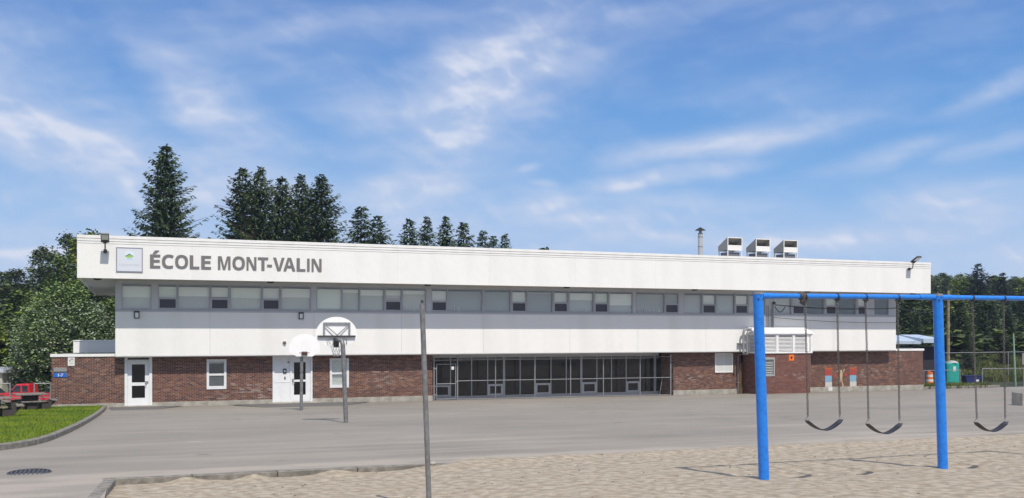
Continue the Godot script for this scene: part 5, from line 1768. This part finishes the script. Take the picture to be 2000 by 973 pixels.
	for q in [["hillside_undergrowth", Rect2(-46.0, -118.0, 70.0, 78.0), 900], ["hillside_undergrowth", Rect2(58.0, -150.0, 190.0, 122.0), 1800]]:
		var mm := MultiMesh.new()
		mm.transform_format = MultiMesh.TRANSFORM_3D
		mm.mesh = bush[1]
		var n: int = q[2]
		mm.instance_count = n
		for i in n:
			var u := ur(q[1].position.x, q[1].end.x)
			var z := ur(q[1].position.y, q[1].end.y)
			var k := ur(0.9, 2.4)
			mm.set_instance_transform(i, Transform3D(Basis(Vector3.UP, ur(0, TAU)).scaled(Vector3(k * 1.3, k, k * 1.3)), Vector3(u, terrain(u, z) - 0.2, z)))
		var o := MultiMeshInstance3D.new()
		o.name = q[0]
		o.multimesh = mm
		o.material_override = M.leaves
		add_child(o, true)
		kind(o, "stuff")
	# tall weeds on the bank behind the fences
	var weed := G.new()
	for i in 26:
		var a := ur(0, TAU)
		var o := Vector3(ur(-0.35, 0.35), 0, ur(-0.35, 0.35))
		var w := Vector3(cos(a), 0, sin(a)) * 0.03
		weed.col = Color(1, 1, 1) * ur(0.6, 1.1)
		var m := o + Vector3(ur(-0.1, 0.1), ur(0.4, 0.7), ur(-0.1, 0.1))
		weed.quad(o - w, o + w, m + w, m - w)
		weed.tri(m - w * 1.6, m + w * 1.6, m + Vector3(ur(-0.25, 0.25), ur(0.1, 0.4), ur(-0.25, 0.25)))
	scatter_grass("bank_weeds", weed.mesh(), 9000, Rect2(58.0, -31.0, 50.0, 10.0), -0.05, false, Color(0.085, 0.125, 0.02), Color(0.23, 0.25, 0.06), 1.0)
	scatter_grass("verge_grass", weed.mesh(), 900, Rect2(54.2, -5.9, 8.0, 3.2), -0.08, false, Color(0.09, 0.13, 0.02), Color(0.20, 0.24, 0.05), 0.45)
	scatter_grass("parking_edge_grass", weed.mesh(), 2500, Rect2(-30.0, -26.0, 27.0, 20.0), -0.05, false, Color(0.09, 0.13, 0.02), Color(0.20, 0.26, 0.04), 0.35)

func hill_row(z: float, foot: float, crest: float) -> String:
	var f: float = (z - foot) / (crest - foot)
	return ["at the foot of the", "low on the", "part way up the", "half way up the", "high on the", "just under the crest of the", "on the crest of the"][clampi(int(f * 6.0 + 0.5), 0, 6)]

func wood_tree(k: String, shapes: Dictionary, cones: Array, what: Dictionary, u: float, z: float, top: float, place: String, group: String) -> void:
	var y := terrain(u, z)
	if top < y + 3.0: top = y + ur(3.0, 4.5)
	if k == "cone": tree_at("spruce_tree", cones[rng.randi() % 4], 12.0, M.needles, u, z, top, clampf(9.0 / (top - y), 0.8, 1.3), "dark spruce " + place, "spruce tree", "spruces among the " + group)
	else: tree_at("broadleaf_tree", shapes[k][rng.randi() % 3], 10.0, M.leaves, u, z, top, clampf(8.5 / (top - y), 0.8, 1.35), what[k] + " " + place, "tree", what[k] + "s among the " + group)

# ------------------------------------------------------------------ things round the yard
func picnic_table(called: String, label: String, at: Vector3, turn: float) -> void:
	var t := thing(called, label, "picnic table", at, turn, "picnic tables on the lawn")
	for i in 6:
		var x := -0.66 + i * 0.222
		put("top_plank", G.new().bev(x, x + 0.215, 0.70, 0.755, -0.66, 0.66, 0.008), M.wood_grey, t)
	put("pedestal", G.new().bev(-0.32, 0.32, -0.1, 0.695, -0.28, 0.28, 0.02), M.wood_dark, t)
	for k in 4:
		var b := Node3D.new()
		b.name = "bench"
		t.add_child(b, true)
		b.rotation.y = PI / 2 * k
		put("seat_plank", G.new().bev(-0.52, 0.52, 0.40, 0.455, 0.86, 1.14, 0.008), M.wood_grey, b)
		for s in [-0.3, 0.3]:
			var g := G.new()
			g.t = Transform3D(Basis(Vector3(0, 0, 1), Vector3(0, 1, 0), Vector3(-1, 0, 0)), Vector3(s + 0.05, 0, 0))
			g.prism(PackedVector2Array([Vector2(0.30, -0.1), Vector2(0.62, -0.1), Vector2(1.06, 0.395), Vector2(0.82, 0.395), Vector2(0.30, 0.22)]), 0.0, 0.10)
			put("bench_leg", g, M.wood_dark, b)

func wheel(t: Node3D, at: Vector3, r: float, out: float) -> void:
	var w := Node3D.new()
	w.name = "wheel"
	t.add_child(w, true)
	w.position = at
	put("tyre", G.new().tube([Vector3(0, 0, -0.11), Vector3(0, 0, -0.09), Vector3(0, 0, 0.09), Vector3(0, 0, 0.11)], [r * 0.9, r, r, r * 0.9], 22), M.tyre, w)
	var g := G.new()
	g.tube([Vector3(0, 0, 0.10 * out), Vector3(0, 0, 0.125 * out)], [r * 0.62, r * 0.5], 14)
	for i in 5:
		var a := TAU * i / 5
		g.tube([Vector3(0, 0, 0.125 * out), Vector3(cos(a) * r * 0.58, sin(a) * r * 0.58, 0.12 * out)], 0.035, 5)
	put("rim", g, M.rim, w)

func slab(poly: Array, z0: float, z1: float, inset := 0.06) -> G:
	# a side profile with softened flanks
	var p := PackedVector2Array()
	var c := Vector2()
	for q in poly:
		p.append(Vector2(q[0], q[1]))
		c += Vector2(q[0], q[1])
	c /= poly.size()
	var g := G.new()
	g.prism(p, z0 + inset, z1 - inset)
	var s := PackedVector2Array()
	for q in p: s.append(q - (q - c).normalized() * inset * 0.8)
	g.prism(s, z0, z1)
	for i in p.size():
		var j := (i + 1) % p.size()
		g.quad(Vector3(p[i].x, p[i].y, z1 - inset), Vector3(p[j].x, p[j].y, z1 - inset), Vector3(s[j].x, s[j].y, z1), Vector3(s[i].x, s[i].y, z1))
		g.quad(Vector3(s[i].x, s[i].y, z0), Vector3(s[j].x, s[j].y, z0), Vector3(p[j].x, p[j].y, z0 + inset), Vector3(p[i].x, p[i].y, z0 + inset))
	return g

func build_vehicles() -> void:
	# pickup, bed towards +x, nose towards -x
	var t := thing("pickup_truck", "red extended-cab pickup truck parked beyond the picnic tables", "pickup truck", Vector3(-7.4, -2.13, -36.1), deg_to_rad(-21.0))
	put("body", slab([[-2.55, 0.42], [2.5, 0.45], [2.52, 0.98], [0.72, 1.02], [0.66, 1.06], [-1.0, 1.06], [-1.15, 1.06], [-2.35, 0.96], [-2.6, 0.82]], -0.88, 0.88, 0.07), M.car_red, t)
	put("cab", slab([[-1.12, 1.04], [0.68, 1.04], [0.60, 1.70], [0.46, 1.77], [-0.30, 1.77], [-0.46, 1.72]], -0.79, 0.79, 0.10), M.car_red, t)
	for s in [-1.0, 1.0]:
		put("door_window", G.new().prism(PackedVector2Array([Vector2(-0.86, 1.12), Vector2(-0.08, 1.12), Vector2(-0.08, 1.62), Vector2(-0.44, 1.62)]), 0.792 * s - 0.006, 0.792 * s + 0.006), M.car_glass, t)
		put("rear_window", G.new().prism(PackedVector2Array([Vector2(0.06, 1.12), Vector2(0.54, 1.12), Vector2(0.5, 1.62), Vector2(0.06, 1.62)]), 0.792 * s - 0.006, 0.792 * s + 0.006), M.car_glass, t)
		for x in [-1.62, 1.45]:
			wheel(t, Vector3(x, 0.37, 0.76 * s), 0.37, s)
			var arch := []
			for i in 11: arch.append(Vector3(x + cos(PI * i / 10.0) * 0.47, 0.40 + sin(PI * i / 10.0) * 0.47, 0.875 * s))
			put("wheel_arch", G.new().tube(arch, 0.045, 6), M.dark_steel, t)
		put("mirror", G.new().bev(-0.92, -0.76, 1.08, 1.26, 0.9 * s - 0.1, 0.9 * s + 0.1, 0.03), M.black, t)
		put("door_handle", G.new().bx(-0.06, 0.08, 0.93, 0.97, 0.88 * s - 0.015, 0.88 * s + 0.015), M.black, t)
		put("tail_light", G.new().bx(2.46, 2.535, 0.72, 0.96, 0.74 * s - 0.09, 0.74 * s + 0.09), M.red_lens, t)
		put("door_seam", G.new().bx(-0.02, 0.0, 0.5, 1.03, 0.88 * s - 0.004, 0.88 * s + 0.004), M.black, t)
		put("side_trim", G.new().bx(-2.3, 2.45, 0.66, 0.71, 0.882 * s - 0.006, 0.882 * s + 0.006), M.grey_plate, t)
	put("windscreen", G.new().prism(PackedVector2Array([Vector2(-1.13, 1.09), Vector2(-1.10, 1.06), Vector2(-0.48, 1.70), Vector2(-0.53, 1.71)]), -0.66, 0.66), M.car_glass, t)
	put("rear_bumper", G.new().bev(2.5, 2.66, 0.46, 0.62, -0.85, 0.85, 0.02), M.rim, t)
	put("front_bumper", G.new().bev(-2.72, -2.55, 0.44, 0.64, -0.86, 0.86, 0.03), M.rim, t)
	for q in [[-5.3, -40.3, "white car half hidden behind the red pickup's bed"], [-10.9, -38.7, "white car beyond the nose of the red pickup"]]:
		var c := thing("parked_car", q[2], "car", Vector3(q[0], terrain(q[0], q[1]) + 0.1, q[1]), deg_to_rad(-24.0), "white cars behind the red pickup")
		put("body", slab([[-2.1, 0.32], [2.1, 0.34], [2.14, 0.86], [1.2, 0.95], [-1.0, 0.95], [-2.05, 0.84], [-2.16, 0.6]], -0.86, 0.86, 0.09), M.car_white, c)
		put("cabin", slab([[-1.1, 0.93], [1.75, 0.93], [1.05, 1.42], [0.8, 1.46], [-0.15, 1.46], [-0.4, 1.41]], -0.72, 0.72, 0.12), M.car_white, c)
		for s in [-1.0, 1.0]:
			put("side_window", G.new().prism(PackedVector2Array([Vector2(-0.82, 0.99), Vector2(1.3, 0.99), Vector2(0.85, 1.36), Vector2(-0.3, 1.36)]), 0.722 * s - 0.006, 0.722 * s + 0.006), M.car_glass, c)
			for x in [-1.35, 1.35]: wheel(c, Vector3(x, 0.32, 0.76 * s), 0.32, s)
		put("windscreen", G.new().prism(PackedVector2Array([Vector2(-1.1, 0.98), Vector2(-1.06, 0.95), Vector2(-0.42, 1.39), Vector2(-0.47, 1.4)]), -0.6, 0.6), M.car_glass, c)
		put("rear_screen", G.new().prism(PackedVector2Array([Vector2(1.66, 1.0), Vector2(1.11, 1.4), Vector2(1.06, 1.39), Vector2(1.62, 0.97)]), -0.6, 0.6), M.car_glass, c)

func low_fence(called: String, label: String, a: Vector3, b: Vector3, h: float, posts: int, group := "", rails := 1) -> void:
	# posts, top rail and a sheet of chain link between two points
	var t := thing(called, label, "fence", a, 0.0, group)
	var d := b - a
	for i in posts:
		var p := d * (i / float(posts - 1))
		put("post", G.new().tube([p + Vector3(0, -0.3, 0), p + Vector3(0, h + 0.04, 0), p + Vector3(0, h + 0.07, 0)], [0.04, 0.04, 0.015], 8), M.galvanised, t)
	put("top_rail", G.new().tube([Vector3(0, h, 0), d + Vector3(0, h, 0)], 0.03, 8), M.galvanised, t)
	if rails > 1: put("bottom_rail", G.new().tube([Vector3(0, 0.06, 0), d + Vector3(0, 0.06, 0)], 0.028, 8), M.dark_steel, t)
	var g := wire_mesh(0, d.length(), 0.04, h, 0.03, 0.12, 0.0014)
	g.mesh()
	var m := put("wire_mesh", g, M.mesh_wire, t)
	var flat := Vector3(d.x, 0, d.z).normalized()
	m.transform = Transform3D(Basis(d.normalized(), Vector3.UP, flat.cross(Vector3.UP)), Vector3())
	kind(m, "stuff")

func build_surroundings() -> void:
	picnic_table("picnic_table", "square weathered picnic table nearer the brick wing", Vector3(-3.62, yard(-3.6, 3.4) + 0.12, 3.4), 0.25)
	picnic_table("picnic_table", "square weathered picnic table cut by the picture edge, nearer the kerb", Vector3(-4.35, yard(-4.3, 10.6) + 0.12, 10.6), 0.15)
	low_fence("chain_link_fence", "low chain-link fence between the lawn and the parking ground", Vector3(-11.0, 0.0, -1.9), Vector3(-5.0, -0.05, -1.9), 1.28, 4)
	low_fence("chain_link_fence", "short chain-link run joining the brick wing behind the picnic table", Vector3(-3.85, -0.05, -1.5), Vector3(-3.1, -0.05, -1.5), 1.28, 2)
	# shed
	var s := thing("garden_shed", "small pale shed with a white door beyond the parked cars", "shed", Vector3(-10.6, terrain(-10.6, -42.0), -42.0), deg_to_rad(-25.0))
	var gy := 0.38 - s.position.y
	put("wall", G.new().bx(-1.7, 1.7, -0.5, gy, -1.3, 1.3), M.shed_wall, s)
	put("door", G.new().bev(0.15, 1.0, 0.05, gy - 0.45, 1.302, 1.34, 0.01), M.white_trim, s)
	var r := G.new()
	r.t = Transform3D(Basis(Vector3(0, 0, 1), Vector3(0, 1, 0), Vector3(-1, 0, 0)), Vector3(2.0, 0, 0))
	r.prism(PackedVector2Array([Vector2(-1.6, gy), Vector2(1.6, gy), Vector2(1.62, gy + 0.1), Vector2(0.0, gy + 0.48), Vector2(-1.62, gy + 0.1)]), 0.0, 4.0)
	put("roof", r, M.shed_roof, s)
	# hut with the pale blue roof
	var h := thing("storage_hut", "dark hut with a pale blue metal roof beyond the far brick wing", "hut", Vector3(63.2, -0.75, -13.5), deg_to_rad(-21.0))
	put("wall", G.new().bx(-5.0, 2.85, -0.6, 3.35, -4.0, 0.0), M.hut_wall, h)
	put("door", G.new().bx(-0.25, 0.95, 0.9, 3.3, 0.003, 0.05), M.hut_door, h)
	put("door_seam", G.new().bx(0.62, 0.65, 0.9, 3.3, 0.052, 0.06), M.grey_plate, h)
	var roof := G.new()
	roof.t = Transform3D(Basis(Vector3(0, 0, 1), Vector3(0, 1, 0), Vector3(-1, 0, 0)), Vector3(1.4, 0, 0))
	roof.prism(PackedVector2Array([Vector2(-4.3, 4.22), Vector2(0.7, 3.66), Vector2(0.7, 3.8), Vector2(-4.3, 4.36)]), 0.0, 6.8)
	put("roof", roof, M.hut_roof, h)
	put("roof_edge", G.new().bx(-5.4, 1.4, 3.6, 3.86, 0.702, 0.74), M.hut_roof, h)
	var ext := G.new()
	ext.t = Transform3D(Basis(Vector3(0, 0, 1), Vector3(0, 1, 0), Vector3(-1, 0, 0)), Vector3(3.2, 0, 0))
	ext.prism(PackedVector2Array([Vector2(-4.3, 4.1), Vector2(1.0, 3.7), Vector2(1.0, 4.05), Vector2(-4.3, 4.4)]), 0.0, 1.75)
	put("porch_roof", ext, M.hut_roof, h)
	# portable toilets
	for q in [[71.3, -17.9, "portable toilet mostly hidden behind the blue post"], [72.5, -17.2, "turquoise portable toilet with a white roof beside the blue post"]]:
		var t := thing("portable_toilet", q[2], "portable toilet", Vector3(q[0], -0.92, q[1]), deg_to_rad(-30.0), "portable toilets behind the fence")
		put("cabin", G.new().bev(-0.55, 0.55, 0.0, 1.92, -0.55, 0.55, 0.05), M.teal, t)
		put("door", G.new().bev(-0.4, 0.4, 0.12, 1.85, 0.552, 0.585, 0.01), M.teal, t)
		put("door_panel", G.new().bx(-0.3, 0.3, 0.25, 0.95, 0.587, 0.595).bx(-0.3, 0.3, 1.05, 1.7, 0.587, 0.595), M.teal, t)
		put("label_plate", G.new().bx(0.0, 0.24, 1.15, 1.6, 0.597, 0.602), M.sign_white, t)
		put("roof", G.new().tube([Vector3(0, 1.92, 0), Vector3(0, 2.0, 0), Vector3(0, 2.1, 0), Vector3(0, 2.14, 0)], [0.76, 0.72, 0.45, 0.1], 4), M.sign_white, t)
	# construction barrel
	var b := thing("traffic_barrel", "orange and white striped traffic barrel at the corner of the far brick wing", "traffic barrel", Vector3(61.4, -0.40, -8.46))
	for i in 5:
		var y := 0.06 + i * 0.19
		put("stripe", G.new().tube([Vector3(0, y, 0), Vector3(0, y + 0.188, 0)], [0.30 - i * 0.012, 0.29 - i * 0.012], 14), M.orange if i % 2 == 0 else M.sign_white, b)
	put("base", G.new().tube([Vector3(0, -0.1, 0), Vector3(0, 0.058, 0)], 0.38, 14), M.black, b)
	put("handle", G.new().tube([Vector3(-0.15, 1.0, 0), Vector3(-0.1, 1.1, 0), Vector3(0.1, 1.1, 0), Vector3(0.15, 1.0, 0)], 0.025, 6), M.orange, b)
	# fences
	low_fence("chain_link_fence", "low chain-link fence along the far end of the asphalt, beside the traffic barrel", Vector3(56.2, -0.50, -5.6), Vector3(62.2, -0.52, -6.1), 1.38, 4, "", 2)
	low_fence("chain_link_fence", "short chain-link fence panel standing before the blue bin", Vector3(64.0, -0.52, -5.6), Vector3(68.2, -0.54, -5.4), 1.48, 2, "", 2)
	low_fence("chain_link_fence", "chain-link fence beyond the open passage, past the leaning green post", Vector3(68.9, -0.54, -5.2), Vector3(82.0, -0.6, -2.0), 1.35, 6, "", 2)
	low_fence("chain_link_fence", "long chain-link fence along the weedy bank under the trees", Vector3(62.0, -0.1, -20.2), Vector3(104.0, 0.4, -9.0), 1.9, 14)
	# utility pole
	var p := thing("utility_pole", "pale wooden utility pole rising behind the middle blue post", "utility pole", Vector3(74.42, -1.2, -19.5))
	put("pole", G.new().tube([Vector3(0, -0.5, 0), Vector3(0, 9.1, 0)], [0.17, 0.12], 12), M.wood_pole, p)
	put("cross_arm", G.new().bx(-0.5, 0.5, 7.6, 7.7, -0.2, -0.1), M.dark_steel, p)
	for y in [6.5, 4.9, 7.75]: put("insulator", G.new().tube([Vector3(0.1, y, 0.1), Vector3(0.16, y, 0.22), Vector3(0.16, y + 0.12, 0.22)], 0.05, 8), M.dark_steel, p)
	var gp := thing("green_post", "slim leaning green post beside the fence passage", "post", Vector3(67.95, -0.6, -5.95))
	put("shaft", G.new().tube([Vector3(0, -0.2, 0), Vector3(-0.25, 4.35, 0)], [0.085, 0.06], 10), M.green_pole, gp)
	# bin
	var bin := thing("waste_bin", "dark blue plastic bin standing behind the fence panel", "bin", Vector3(68.5, -0.62, -11.0), deg_to_rad(-25.0))
	var bg := G.new()
	for k in 4:
		var c := [Vector3(-1, 0, 1), Vector3(1, 0, 1), Vector3(1, 0, -1), Vector3(-1, 0, -1)]
		var lo := [c[k] * Vector3(0.5, 0, 0.4), c[(k + 1) % 4] * Vector3(0.5, 0, 0.4)]
		var hi := [c[k] * Vector3(0.66, 0, 0.5) + Vector3(0, 0.72, 0), c[(k + 1) % 4] * Vector3(0.66, 0, 0.5) + Vector3(0, 0.72, 0)]
		bg.quad(lo[0], lo[1], hi[1], hi[0])
	bg.quad(Vector3(-0.5, 0.02, 0.4), Vector3(0.5, 0.02, 0.4), Vector3(0.5, 0.02, -0.4), Vector3(-0.5, 0.02, -0.4))
	put("tub", bg, M.navy, bin)
	put("rim", G.new().frame(-0.7, 0.7, -0.53, 0.53, 0, 0.05, 0.05), M.navy, bin).transform = Transform3D(Basis(Vector3.RIGHT, -PI / 2), Vector3(0, 0.70, 0))
	put("mark", G.new().bx(0.22, 0.44, 0.25, 0.42, 0.46, 0.475), M.sign_white, bin)
	# back of a sign board by the right fence
	var sb := thing("back_board", "plain grey board on posts above the weedy bank", "board", Vector3(77.2, -0.6, -12.6), deg_to_rad(-22.0))
	put("panel", G.new().bev(-0.75, 0.9, 1.5, 2.55, -0.03, 0.03, 0.01), M.grey_plate, sb)
	for x in [-0.5, 0.6]: put("post", G.new().tube([Vector3(x, -0.3, -0.08), Vector3(x, 2.5, -0.08)], 0.045, 8), M.galvanised, sb)
	# concrete planter at the edge of the yard
	var y := yard(37.4, 22.0)
	var c := thing("concrete_tub", "square grey concrete tub on the asphalt at the edge of the picture", "planter", Vector3(37.3, y, 22.0), deg_to_rad(-20.0))
	put("tub", G.new().frame(-0.45, 0.45, -0.45, 0.45, 0.0, 0.55, 0.09), M.concrete, c).transform = Transform3D(Basis(Vector3.RIGHT, -PI / 2), Vector3())
	put("soil", G.new().bx(-0.36, 0.36, 0.0, 0.46, -0.36, 0.36), M.wood_dark, c)
	# low edging of the verge
	var v := G.new()
	v.bev(53.6, 62.6, -0.75, -0.16, -2.8, -2.6, 0.02)
	kind(put("verge_kerb", v, M.kerb), "structure")

func extra_materials() -> void:
	tri_map(mat("asphalt_patch", 0.17, 0.165, 0.16, 0.92), noise_tex(0.03, Color(0.75, 0.75, 0.75), Color.WHITE, 512, 81, 5), 0.8)
	mat("vent_mesh", 0.60, 0.61, 0.60, 0.7)
	mat("sign_edge", 0.26, 0.26, 0.32, 0.5)
	mat("vent_metal", 0.36, 0.355, 0.335, 0.55)  # shade of the vent sides put into this tone; front sheet is lighter
	mat("flue", 0.52, 0.52, 0.53, 0.35, 0.3)
	mat("vent_curb", 0.14, 0.15, 0.18, 0.6)
	var worn := noise_tex(0.05, Color(0.55, 0.48, 0.45), Color.WHITE, 512, 83, 5, 0.15, 0.45)
	tri_map(mat("mural_white", 0.62, 0.61, 0.57, 0.85), worn, 1.2)
	tri_map(mat("mural_blue", 0.24, 0.44, 0.62, 0.85), worn, 1.2)
	tri_map(mat("mural_red", 0.40, 0.07, 0.055, 0.85), worn, 1.2)
	tri_map(mat("mural_orange", 0.46, 0.12, 0.04, 0.85), worn, 1.2)
	tri_map(mat("mural_skin", 0.55, 0.44, 0.27, 0.85), worn, 1.2)
	var l := mat("lamp_glow", 0.8, 0.8, 0.75, 0.5)
	l.emission_enabled = true
	l.emission = Color(1.0, 0.93, 0.8)
	l.emission_energy_multiplier = 1.2
	mat("rim_rust", 0.20, 0.07, 0.04, 0.6, 0.3)
	mat("plate_dark", 0.06, 0.06, 0.075, 0.4, 0.3)

func _ready() -> void:
	rng.seed = 2024
	setup_view()
	make_materials()
	extra_materials()
	build_ground()
	build_school()
	build_trees()
	build_signs()
	build_fixtures()
	build_recess_fence()
	build_hoops()
	build_poles()
	build_swings()
	build_vehicles()
	build_surroundings()
